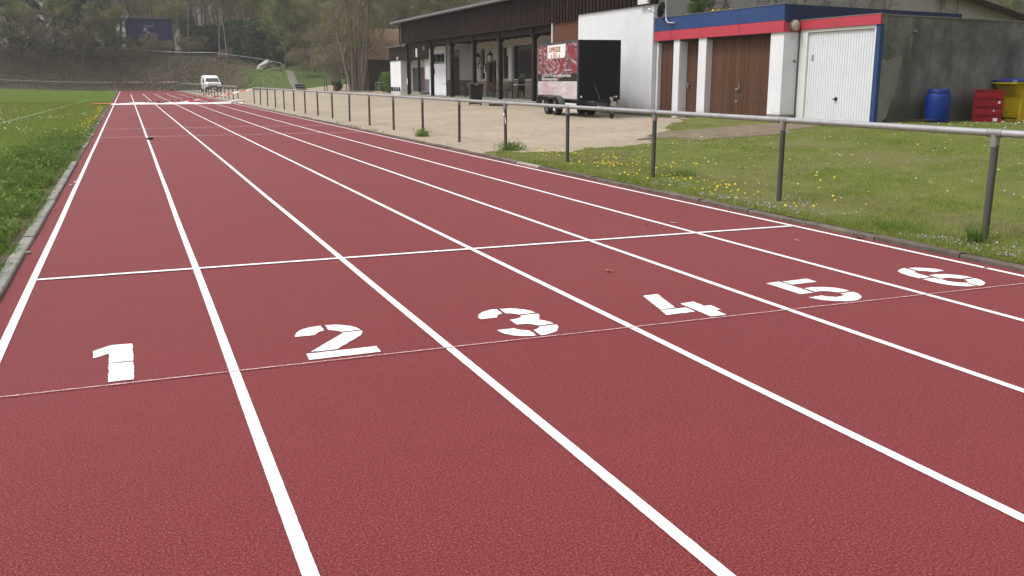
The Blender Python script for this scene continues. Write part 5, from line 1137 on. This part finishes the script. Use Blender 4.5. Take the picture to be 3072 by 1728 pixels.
def bushy(seed, rx, h, leaf, n=7000, size=.2, lumps=9):
    g = np.random.default_rng(seed); C = []
    for i in range(lumps):
        c = np.array([g.uniform(-.5, .5)*rx, g.uniform(-.5, .5)*rx, g.uniform(.25, .78)*h]); r = np.array([rx*.55, rx*.55, h*.28])*g.uniform(.7, 1.1)
        k = n//lumps; v = g.normal(size=(k, 3)); v /= np.linalg.norm(v, axis=1, keepdims=True); C.append(c+v*r*(g.random(k)**.33)[:, None])
    C = np.concatenate(C); C[:, 2] = np.abs(C[:, 2])
    V, F = cards(C, size, g); segs = []
    for i in range(7):
        a = g.uniform(0, 6.28); segs.append([math.cos(a)*.1*rx, math.sin(a)*.1*rx, -.2, math.cos(a)*.35*rx, math.sin(a)*.35*rx, h*.7, .05, .015])
    Vt, Ft = frusta(segs, 5); return mesh_only('trunk', Vt, Ft, [M['bark']]), mesh_only('crown', V, F, [leaf])
def plant(name, kind, label, cat, x, y, s=1.0, rz=None, group=None, sz=None, dz=0):
    if y > 143 and x < 17: x, y = x*1.065, y+10
    t_ = thing(name, label, cat, (x, y, hz(x, y)-.06+dz), random.uniform(0, 6.28) if rz is None else rz, group)
    t_.scale = (s, s, sz or s); new_obj('trunk', kind[0], t_); new_obj('crown', kind[1], t_); return t_

K = {
 'brown': make_kind(1, M['bark'], M['bud_brown'], h=15, r0=.24, n1=18, leaves=9000, lsize=.13),
 'brown2': make_kind(2, M['bark'], M['bud_brown'], h=13, r0=.20, n1=20, first=.15, spread=.5, leaves=11000, lsize=.13),
 'olive': make_kind(3, M['bark'], M['bud_olive'], h=14, r0=.22, n1=20, first=.12, spread=.48, leaves=16000, lsize=.15),
 'olive2': make_kind(4, M['bark'], M['bud_olive'], h=11, r0=.18, n1=20, first=.08, spread=.55, leaves=16000, lsize=.15),
 'green': make_kind(5, M['bark'], M['bud_green'], h=11, r0=.18, n1=24, first=.06, spread=.52, leaves=20000, lsize=.16),
 'pole': make_kind(6, M['birch'], M['bud_brown'], h=17, r0=.17, n1=12, first=.5, spread=.25, leaves=3500, lsize=.12),
 'bare': make_kind(8, M['bark'], M['bud_brown'], h=18, r0=.22, n1=14, first=.45, spread=.30, leaves=2500, lsize=.11),
 'big': make_kind(9, M['bark'], M['bud_brown'], h=13.5, r0=.30, stems=6, n1=34, first=.22, n2=7, spread=.50, leaves=13000, lsize=.085, twig=.013),
 'scrub': make_kind(10, M['bark'], M['bud_brown'], h=5.5, r0=.08, stems=4, n1=22, first=.1, n2=5, n3=4, n4=3, spread=.5, leaves=5000, lsize=.12),
 'spruce': conifer(21, 17, 3.6, M['needle'], n=95, per=170),
 'spruce2': conifer(22, 14, 3.2, M['needle'], n=80, per=170, droop=.5),
 'larch': conifer(23, 15, 3.4, M['needle_pale'], n=85, per=120, droop=.3, size=.30, spray=.8),
 'thuja': bushy(31, 1.5, 9.5, M['ever'], 9000, .26, 12),
 'hedge': bushy(32, 3.2, 7.0, M['ever'], 11000, .28, 12),
 'hedge2': bushy(33, 2.6, 6.0, M['ever'], 10000, .26, 11),
 'shrub': bushy(34, 1.3, 2.2, M['shrubgreen'], 3500, .13, 7),
 'dark': bushy(35, .75, 1.25, M['ever'], 2500, .10, 5),
}
# --- left edge, back of the field
plant('spruce_tree', K['spruce'], 'dark spruce at the far left edge of the picture', 'tree', -14.6, 151.5, 1.05)
plant('spruce_tree', K['spruce2'], 'dark spruce just behind the leftmost spruce', 'tree', -18.5, 156, 1.15)
plant('spruce_tree', K['spruce2'], 'smaller dark spruce right of the leftmost spruce', 'tree', -11.6, 155, .8)
plant('spruce_tree', K['spruce'], 'tall drooping spruce left of the navy hall', 'tree', -6.6, 151, 1.0)
plant('spruce_tree', K['spruce2'], 'drooping spruce behind the tall one left of the navy hall', 'tree', -4.6, 156, 1.0)
plant('larch_tree', K['larch'], 'pale olive larch in front of the left end of the navy hall', 'tree', -2.0, 152.0, .95)
plant('larch_tree', K['larch'], 'pale olive larch between the two groups of spruces', 'tree', -8.9, 153, .72)
plant('thuja_tree', K['thuja'], 'dark column of ivy clad conifer right of the navy hall', 'tree', 9.4, 157, .95)
hb = [(11.2, 156, 'hedge2', .9, 'evergreen bush next to the dark column beside the navy hall'), (13.0, 154.5, 'hedge', .85, 'dark evergreen bush behind the handrail, second from the navy hall'), (15.2, 153, 'hedge', .95, 'dark evergreen bush behind the pale trunks on the bank'), (17.4, 151, 'hedge2', 1.15, 'dark evergreen bush behind the boulder'), (19.3, 148, 'hedge', .95, 'dark evergreen bush right of the boulder, under the pale green tree'), (20.9, 144, 'hedge2', .75, 'low evergreen bush above the top of the hill path')]
for x, y, k, s, lb in hb: plant('evergreen_bush', K[k], lb, 'bush', x, y, s, None, 'evergreen bushes on the bank')
for x, y, s, lb in ((14.6, 150.0, .85, 'pale trunked bare tree in front of the evergreen bushes'), (13.3, 150.6, .75, 'thin pale trunked tree, left one in front of the evergreen bushes'), (9.2, 154.5, .7, 'thin pale trunk beside the dark column tree')):
    plant('birch_tree', K['pole'], lb, 'tree', x, y, s)
plant('budding_tree', K['green'], 'pale green budding tree above the hill path', 'tree', 21.4, 139, .95)
plant('budding_tree', K['olive'], 'olive budding tree right of the hill path', 'tree', 24.2, 133, .80)
plant('budding_tree', K['olive2'], 'olive budding tree behind the post at the back of the yard', 'tree', 24.4, 118, .85)
plant('budding_tree', K['brown2'], 'brownish budding tree between the hill path and the big bare tree', 'tree', 23.4, 113, .8)
plant('budding_tree', K['olive2'], 'olive budding tree close behind the big many stemmed tree', 'tree', 25.2, 106, .8)
plant('big_tree', K['big'], 'big many stemmed bare tree at the end of the yard', 'tree', 22.3, 97.5, 1.0, 0.3)
plant('scrub_tree', K['scrub'], 'brown scrub left of the big many stemmed tree', 'scrub', 20.4, 103, .9)
plant('scrub_tree', K['scrub'], 'brown scrub right of the hut post behind the yard', 'scrub', 23.6, 109, 1.0)
plant('scrub_tree', K['scrub'], 'thin scrub below the handrail end', 'scrub', 21.9, 128, .7)
plant('dark_bush', K['dark'], 'small dark conical bush at the back of the yard', 'bush', 21.3, 104, 1.0)
plant('shrub', K['shrub'], 'fresh green shrub at the end of the annex', 'shrub', 22.0, 82.5, 1.0)
plant('shrub', K['shrub'], 'low green shrub between the big tree and the annex', 'shrub', 23.0, 88, .8)
# --- woods behind: each tree a thing, sharing a few shapes
wood = []
FAR = []
def far_tree(k, x, y, s):
    desc = {'brown': 'brown budding tree', 'brown2': 'wide brown budding tree', 'olive': 'olive budding tree', 'olive2': 'low olive budding tree', 'bare': 'tall bare tree', 'pole': 'pale trunked tree', 'spruce': 'dark conifer', 'spruce2': 'drooping dark conifer', 'scrub': 'brown undergrowth bush'}[k]
    r = x/y
    if y < 90: reg = 'beyond the grey gable roof'
    elif y > 185: reg = 'far up the hill behind the navy hall' if r < .07 else 'far up the hill above the evergreens' if r < .15 else 'far up the hill above the clubhouse roof'
    elif r < -.06: reg = 'among the spruces at the far left'
    elif r < 0: reg = 'beyond the field railing left of the hall'
    elif r < .05: reg = 'around the navy hall'
    elif r < .12: reg = 'above the evergreen bushes on the bank'
    elif r < .2: reg = 'on the hill above the boulder and the hill path'
    elif r < .3: reg = 'on the hill behind the big many stemmed tree'
    else: reg = 'on the hill above the clubhouse roof'
    o = plant('woodland_tree' if k != 'scrub' else 'woodland_bush', K[k], desc, 'tree' if k != 'scrub' else 'bush', x, y, s, None, 'trees of the woods' if k != 'scrub' else 'undergrowth bushes')
    FAR.append((desc, reg, r, o))
def label_woods():
    from collections import defaultdict
    dd = defaultdict(list)
    for desc, reg, r, o in FAR: dd[(desc, reg)].append((r, o))
    W = ['leftmost', 'second from left', 'third from left', 'fourth from left', 'fifth from left', 'sixth from left', 'seventh from left', 'eighth from left', 'ninth from left', 'tenth from left']
    for (desc, reg), L in dd.items():
        L.sort(key=lambda q: q[0])
        for i, (r, o) in enumerate(L):
            o['label'] = desc+' '+reg if len(L) == 1 or desc == 'brown undergrowth bush' else desc+' '+reg+', '+('rightmost' if i == len(L)-1 else W[min(i, 9)])
            o['group'] = 'woods: '+desc+' '+reg
g = np.random.default_rng(5)
for x, y in ((-22, 163), (-19, 170), (-15, 163), (-12, 168), (-8, 162), (-9, 174), (-4, 166), (-1, 171), (-2.5, 178), (1.5, 175), (4, 173), (6, 178), (9, 168), (11, 174), (13.5, 166), (16, 172), (-26, 172), (-16, 180), (-6, 186), (3, 188), (12, 184)):
    far_tree(str(g.choice(['bare', 'bare', 'brown', 'pole', 'olive'])), x+g.normal(0, .8), y+g.normal(0, 1), g.uniform(.85, 1.15))
for x, y in ((18, 163), (21, 158), (22, 168), (25, 160), (26, 150), (28, 157), (29, 146), (31, 152), (33, 142), (30, 165), (34, 160), (36, 150), (38, 140), (33, 132), (37, 128), (41, 133), (30, 122), (34, 118), (39, 121), (43, 126), (46, 118), (44, 140), (48, 132), (52, 124), (50, 146), (55, 136), (58, 126), (42, 112), (48, 108), (54, 112), (60, 116), (64, 128), (52, 102), (58, 104), (66, 108), (27, 128), (28.5, 137), (20, 176), (26, 172), (40, 166), (48, 160), (58, 150), (66, 142), (70, 120), (76, 130)):
    far_tree(str(g.choice(['brown', 'brown2', 'olive', 'olive', 'olive2', 'brown2'])), x+g.normal(0, .8), y+g.normal(0, .8), g.uniform(.85, 1.2))
for i in range(46):
    x = g.uniform(5, 62); y = 190+g.uniform(0, 62)-.5*max(0, x-30); far_tree(str(g.choice(['brown', 'olive', 'olive', 'olive2', 'brown2', 'brown'])), x, y, g.uniform(.95, 1.35))
for x, y, k, s in ((-13.2, 149, 'olive2', .7), (-10.2, 147.5, 'brown2', .6), (-8.2, 149, 'olive2', .75), (-5.4, 147.2, 'brown2', .55), (-3.6, 149.5, 'olive2', .62), (-.8, 150, 'olive2', .62), (-16.5, 148, 'brown2', .65), (-19, 150, 'olive', .75), (-12, 161, 'olive', 1.0), (-7, 159, 'olive', .95), (-1, 160, 'brown', .9), (-17, 159, 'olive', 1.0), (7.6, 163, 'olive2', .8), (1.5, 166, 'brown2', .9)): far_tree(k, x, y, s)
for x, y, k in ((24, 176, 'spruce'), (21.5, 172, 'spruce2'), (27, 180, 'spruce2'), (40, 152, 'spruce2'), (56, 142, 'spruce')): far_tree(k, x, y, 1.1)
for x, y in ((56, 48), (60, 54), (63, 47), (66, 58), (70, 51), (58, 60), (64, 66), (74, 62), (54, 56), (62, 42), (68, 44)): far_tree(str(g.choice(['brown', 'brown2', 'olive2'])), x, y, g.uniform(.7, 1.0))
for i in range(30):
    x = g.uniform(-24, 17); y = 147+g.uniform(0, 12)
    if 0 < x < 8 and y > 156: continue
    if x > 9: y = 147-(x-9)*.7+g.uniform(7, 12)
    far_tree('scrub', x, y, g.uniform(.35, .7))
label_woods()
# --- brush and litter on the bank: nobody could count it
def brush(n, xr, f, size, mat, name, label):
    x = g.uniform(*xr, n); x = x[(x < 9)|(g.random(n) > (x-9)/11)]; n = len(x); y = f(x, g.random(n)); z = H(x, y)-.05+np.abs(g.normal(0, .18, n))
    V, F = cards(np.stack([x, y, z], -1), size, g, aspect=.5); o = np_mesh(name, V, F, [mat]); tag(o, label, 'undergrowth', kind='stuff'); return o
foot = FOOT
brush(66000, (-45, 20), lambda x, u: foot(x)-.5+u*16, .22, M['brush'], 'undergrowth', 'brown brambles and leaf litter covering the bank')
brush(12000, (-45, 20), lambda x, u: foot(x)-.5+u*14, .20, M['bud_olive'], 'undergrowth', 'sparse greenish sprouts among the brambles on the bank')
k = 9000; x = g.uniform(-45, 15, k); y = foot(x)+g.random(k)*15; z = H(x, y)-.1; a = g.normal(0, .45, (k, 3)); a[:, 2] = g.uniform(.3, 1.1, k)
p0 = np.stack([x, y, z], -1); V, F = frusta(np.concatenate([p0, p0+a, np.full((k, 1), .016), np.full((k, 1), .006)], 1), 3)
tag(np_mesh('dead_stems', V, F, [M['twig']]), 'tangle of dead stems on the bank', 'undergrowth', kind='stuff')

# ------------------------------------------------------------------ grass
def blades(x, y, h, w, g, z=None, lean=.45):
    n = len(x); z = H(x, y) if z is None else z; az = g.uniform(0, 2*np.pi, n); wx, wy = np.cos(az)*w*.5, np.sin(az)*w*.5
    tx_, ty_ = g.normal(0, lean, n)*h, g.normal(0, lean, n)*h
    V = np.stack([np.stack([x-wx, y-wy, z-.005], -1), np.stack([x+wx, y+wy, z-.005], -1), np.stack([x+tx_, y+ty_, z+h], -1)], 1).reshape(-1, 3)
    return V, np.arange(3*n).reshape(n, 3)
def vnoise(x, y, s, seed):
    gg = np.random.default_rng(seed); ph = gg.uniform(0, 6.28, (6, 3)); v = 0
    for i in range(6): v = v+np.sin(x*s*math.cos(ph[i, 0])*(1+i*.6)+y*s*math.sin(ph[i, 0])*(1+i*.6)+ph[i, 1])/(1+i*.5)
    return v/2.6
N = 230000; d = 4.5+22*g.random(N)**1.3; th = g.uniform(R(21), R(53), N); x = d*np.sin(th)*1.0; y = d*np.cos(th)
ok = (x > 6.76) & (y < lawn_edge(x)-.05*g.random(N)+.10*g.normal(size=N)) & ~((x > 16.5) & (y > 18.4)) & (in_patch(x, y)+g.normal(0, .25, N) > .95); x, y, d = x[ok], y[ok], d[ok]
dry = vnoise(x, y, .8, 3)+1.1*np.exp(-((x-8.25)/.35)**2)*(y < 13.5)*(y > 6)+g.normal(0, .35, len(x)) > .75
hh = (.026+.018*np.clip(vnoise(x, y, 2.2, 4)+.4, 0, 1.5)+.05*np.exp(-(x-6.8)/.18))*g.uniform(.6, 1.3, len(x)); ww = .004+.00045*d
for msk, mt, nm, lb in ((~dry, M['blade'], 'lawn_grass', 'short green grass of the lawn behind the railing'), (dry, M['blade_dry'], 'dry_lawn_grass', 'dry yellowish grass patches on the lawn')):
    V, F = blades(x[msk], y[msk], hh[msk], ww[msk], g); tag(np_mesh(nm, V, F, [mt]), lb, 'grass', kind='stuff')
N = 110000; y = 6+70*g.random(N)**2.2; x = -1.16-g.random(N)**1.3*12
V, F = blades(x, y, .028*g.uniform(.6, 1.4, N), .005+.0005*y, g); tag(np_mesh('field_grass', V, F, [M['blade']]), 'short grass of the playing field', 'grass', kind='stuff')
# tall weedy strip along the left kerb
N = 42000; y = 5.5+26*g.random(N)**1.15; off = np.abs(g.normal(0, .55, N)); x = -1.16-off; dens = vnoise(x, y, 2.4, 9)+.45-.35*(off > .9)-1.2*np.clip((y-22)/9, 0, 1)+.9*np.exp(-((y-20.5)/1.5)**2)
ok = dens+g.normal(0, .25, N) > .1; x, y = x[ok], y[ok]; hh = (.06+.11*np.clip(vnoise(x, y, 1.7, 12)+.5, 0, 1.4))*g.uniform(.5, 1.3, len(x))
V, F = blades(x, y, hh, .007+.0004*y, g, lean=.5); tag(np_mesh('verge_grass', V, F, [M['weed']]), 'tall uneven grass and weeds along the pale left kerb', 'grass', kind='stuff')
sel = g.integers(0, len(x), 9000); C = np.stack([x[sel], y[sel], H(x[sel], y[sel])+g.uniform(.02, .15, 9000)], -1); V, F = cards(C, .06, g, .5, .6)
tag(np_mesh('verge_weeds', V, F, [M['weed']]), 'broad weed leaves in the strip along the left kerb', 'weeds', kind='stuff')
N = 5200; y = 5.5+34*g.random(N)**1.2; x = -1.10+.05*g.random(N); ok = vnoise(x*4, y, 2.9, 51) > -.1; x, y = x[ok], y[ok]
V, F = blades(x, y, (.035+.03*g.random(len(x))), .008+.0005*y, g, np.full(len(x), .01), .9); tag(np_mesh('kerb_edge_grass', V, F, [M['weed']]), 'grass hanging over the outer edge of the left kerb', 'grass', kind='stuff')
# flowers
def discs(P3, r, mat, name, label, n=6, tilt=.35):
    k = len(P3); nrm = np.stack([g.normal(0, tilt, k), g.normal(0, tilt, k)-.25, np.ones(k)], -1); nrm /= np.linalg.norm(nrm, axis=1, keepdims=True)
    a = np.cross(nrm, [0, 1, 0.0]); a /= np.linalg.norm(a, axis=1, keepdims=True); b = np.cross(nrm, a); an = 2*np.pi*np.arange(n)/n
    rr_ = (r*g.uniform(.6, 1.2, k))[:, None, None]; V = P3[:, None]+rr_*(np.cos(an)[None, :, None]*a[:, None]+np.sin(an)[None, :, None]*b[:, None])
    tag(np_mesh(name, V.reshape(-1, 3), np.arange(n*k).reshape(k, n), [mat]), label, 'flowers', kind='stuff')
def ptsz(x, y, z): return np.stack([x, y, H(x, y)+z], -1)
c = [(8.0, 17.8, .25, 26), (7.9, 16.9, .35, 30), (8.3, 16.2, .3, 26), (7.7, 14.9, .35, 60), (8.3, 15.2, .4, 45), (8.6, 13.8, .4, 26), (7.6, 12.6, .35, 34), (7.5, 11.2, .45, 36), (7.3, 10.2, .4, 24), (8.5, 11.5, .8, 22), (9.5, 8.5, 1.5, 10), (12, 13, 2.5, 20), (7.5, 9.0, .4, 14), (10.4, 17.5, 1.2, 16)]
x = np.concatenate([g.normal(a, s*.8, n) for a, b, s, n in c]); y = np.concatenate([g.normal(b, s, n) for a, b, s, n in c]); ok = (x > 6.85) & (y < lawn_edge(x)); x, y = x[ok], y[ok]
discs(ptsz(x, y, .045+.03*g.random(len(x))), .0145, M['petal_y'], 'dandelions', 'yellow dandelions in the lawn along the kerb', 8)
cl = g.uniform([8, 6], [16, 20], (60, 2)); ii = g.integers(0, 60, 300); x = cl[ii, 0]+g.normal(0, .7, 300); y = cl[ii, 1]+g.normal(0, .6, 300); ok = (x > 6.9) & (y < lawn_edge(x)-.2) & ~((x > 16.8) & (y > 17.8)); x, y = x[ok], y[ok]
discs(ptsz(x, y, .04+.01*g.random(len(x))), .0105, M['petal_w'], 'daisies', 'small white daisies scattered over the lawn', 6)
x = g.uniform(17, 24, 140); y = g.normal(16.6, .9, 140); discs(ptsz(x, y, .05), .013, M['petal_w'], 'daisies', 'white daisies in front of the red crates', 6)
x = 6.82+np.abs(g.normal(0, .35, 900)); y = g.uniform(5.0, 12.0, 900); ok = vnoise(x, y, 2.0, 21) > 0; x, y = x[ok], y[ok]
discs(ptsz(x, y, .035+.02*g.random(len(x))), .0085, M['petal_p'], 'speedwell', 'tiny violet flowers along the right kerb', 5)
cl = g.uniform([-9, 12], [-1.6, 60], (50, 2)); ii = g.integers(0, 50, 420); x = np.minimum(cl[ii, 0]+g.normal(0, .5, 420), -1.25); y = cl[ii, 1]+g.normal(0, 1.1, 420)
discs(ptsz(x, y, .03), .017, M['petal_w'], 'daisies', 'white daisies in the playing field', 6)
x = -1.22-np.abs(g.normal(0, .22, 260)); y = g.uniform(13, 60, 260); discs(ptsz(x, y, .05), .02, M['petal_y'], 'small_yellow_flowers', 'small yellow flowers beside the left kerb', 6)
# weedy fringe and litter at the foot of the garages and on the yard
n = 2600; y = g.uniform(22.2, 29.5, n); x = 16.62-np.abs(g.normal(0, .16, n)); ok = vnoise(x*3, y, 2.6, 31) > .05; V, F = blades(x[ok], y[ok], .06*g.uniform(.5, 1.5, ok.sum()), np.full(ok.sum(), .016), g, lean=.6)
tag(np_mesh('garage_weeds', V, F, [M['weed']]), 'weeds along the foot of the garages', 'weeds', kind='stuff')
n = 420; x = g.uniform(7.0, 17, n); y = 18.5+30*g.random(n)**1.6; ok = (y > lawn_edge(x)) | (in_patch(x, y) < 1); x, y = x[ok], y[ok]
V, F = cards(ptsz(x, y, .008), .028, g, .8, .5); tag(np_mesh('yard_litter', V, F, [M['brush']]), 'dead leaves and grit scattered over the yard', 'litter', kind='stuff')
n = 700; x = 6.80+np.abs(g.normal(0, .12, n)); y = g.uniform(19, 62, n); ok = vnoise(x, y, 1.4, 41) > .25; V, F = blades(x[ok], y[ok], .05*g.uniform(.5, 1.5, ok.sum()), np.full(ok.sum(), .02), g, lean=.6)
tag(np_mesh('kerb_weeds', V, F, [M['weed']]), 'weeds in the gap behind the right kerb', 'weeds', kind='stuff')
# single clumps
def tuft(x, y, n, h, r, mat, label, name='weed_clump', cat='weed', leafy=0):
    t_ = thing(name, label, cat, (x, y, hz(x, y)))
    px, py = g.normal(0, r*.5, n), g.normal(0, r*.5, n); V, F = blades(px, py, h*g.uniform(.45, 1.1, n), np.full(n, .010), g, np.zeros(n), .35)
    np_mesh('blades', V, F, [mat], t_)['kind'] = 'stuff'
    if leafy:
        C = np.stack([g.normal(0, r*.55, leafy), g.normal(0, r*.55, leafy), np.abs(g.normal(.5, .28, leafy))*h], -1); V, F = cards(C, .055, g, .3, .5); np_mesh('leaves', V, F, [mat], t_)['kind'] = 'stuff'
tuft(7.62, 18.95, 260, .19, .27, M['weed'], 'bushy green weed clump at the foot of a railing post where lawn meets yard', leafy=260)
tuft(7.35, 24.7, 200, .20, .18, M['weed'], 'green weed clump growing at a railing post on the paved yard', leafy=220)
tuft(7.27, 6.42, 130, .22, .08, M['weed'], 'upright grass tuft beside the nearest railing post', 'grass_tuft', 'grass tuft')
tuft(7.2, 7.3, 420, .12, .32, M['weed'], 'soft bright grass tuft between the two nearest railing posts', 'grass_tuft', 'grass tuft')
tuft(8.0, 12.7, 240, .13, .30, M['weed'], 'dark green grass tuft beside the third railing post', 'grass_tuft', 'grass tuft')
tuft(-1.75, 20.6, 260, .30, .40, M['weed'], 'taller weed clump in the verge by the left kerb', leafy=500)
# plants on the flat garage roof and the bare creeper on the gable
rs = thing('roof_shrub', 'olive shrub growing on the flat garage roof', 'shrub', (17.3, 26.6, 3.45)); new_obj('trunk', K['shrub'][0], rs); oc = new_obj('crown', K['shrub'][1], rs); rs.scale = (.34, .34, .42)
for i, (yy, n) in enumerate(((27.2, 10), (25.4, 26), (24.9, 18))):
    P3 = np.stack([g.normal(17.1, .06, n), g.normal(yy, .16, n), 3.55+.07*g.random(n)], -1); C = P3-np.array([0, 0, .05])
    t_ = thing('roof_flowers', ['small clump of yellow flowers left of the roof shrub', 'yellow flowers right of the roof shrub, larger clump', 'yellow flowers on the roof edge above the wide brown door'][i], 'flowers', (17.1, yy, 3.47))
    V, F = cards(np.repeat(C, 8, 0)-np.array([17.1, yy, 3.47])+g.normal(0, .04, (n*8, 3)), .06, g); np_mesh('leaves', V, F, [M['shrubgreen']], t_)
    V, F = cards(np.repeat(P3, 2, 0)-np.array([17.1, yy, 3.47])+g.normal(0, .02, (n*2, 3)), .06, g, aspect=1); np_mesh('petals', V, F, [M['petal_y']], t_)
def creeper(x, label):
    t_ = thing('creeper', label, 'creeper', (x, 28.36, 2.6)); m = MB()
    for s in range(4):
        p = Vector((random.uniform(-.5, .5), 0, .3)); dx = random.uniform(-.12, .12); pts = [p.copy()]
        for k in range(14):
            p = p+Vector((dx+random.gauss(0, .10), random.uniform(-.01, .01), .22)); pts.append(p.copy())
            if random.random() < .6:
                q = [p.copy()]; sx = random.choice((-1, 1))
                for j in range(4): q.append(q[-1]+Vector((sx*random.uniform(.05, .18), -.005, random.uniform(-.02, .14))))
                m.tube(q, [.012, .010, .008, .006, .004], 4)
        m.tube(pts, [.022*(1-i/20) for i in range(len(pts))], 5)
    m.build('stems', M['twig'], t_)
for x, lb in ((18.9, 'bare creeper on the grey gable right of the roof shrub'), (20.6, 'bare creeper on the grey gable above the blue side fascia'), (22.6, 'thin bare creeper in the middle of the grey gable'), (24.4, 'thick bare creeper on the grey gable above the end of the blue fascia'), (26.0, 'bare creeper on the grey gable over the concrete wall'), (29.4, 'thin bare creeper on the grey gable near the roof slope')): creeper(x, lb)

# ================================================================== HAZE
hb_ = MB().box(-425, 425, -125, 565, -1.2, 95).build('haze', None); tag(hb_, 'thin pale haze in the air over the whole place', 'haze', kind='stuff')
hm = bpy.data.materials.new('haze_air'); hm.use_nodes = True; hn = hm.node_tree; hn.nodes.clear()
pv = hn.nodes.new('ShaderNodeVolumePrincipled'); pv.inputs['Color'].default_value = (0.97, 0.96, 0.93, 1); pv.inputs['Density'].default_value = 0.00055; pv.inputs['Anisotropy'].default_value = 0.2
ho = hn.nodes.new('ShaderNodeOutputMaterial'); hn.links.new(pv.outputs[0], ho.inputs['Volume']); hb_.data.materials.append(hm)
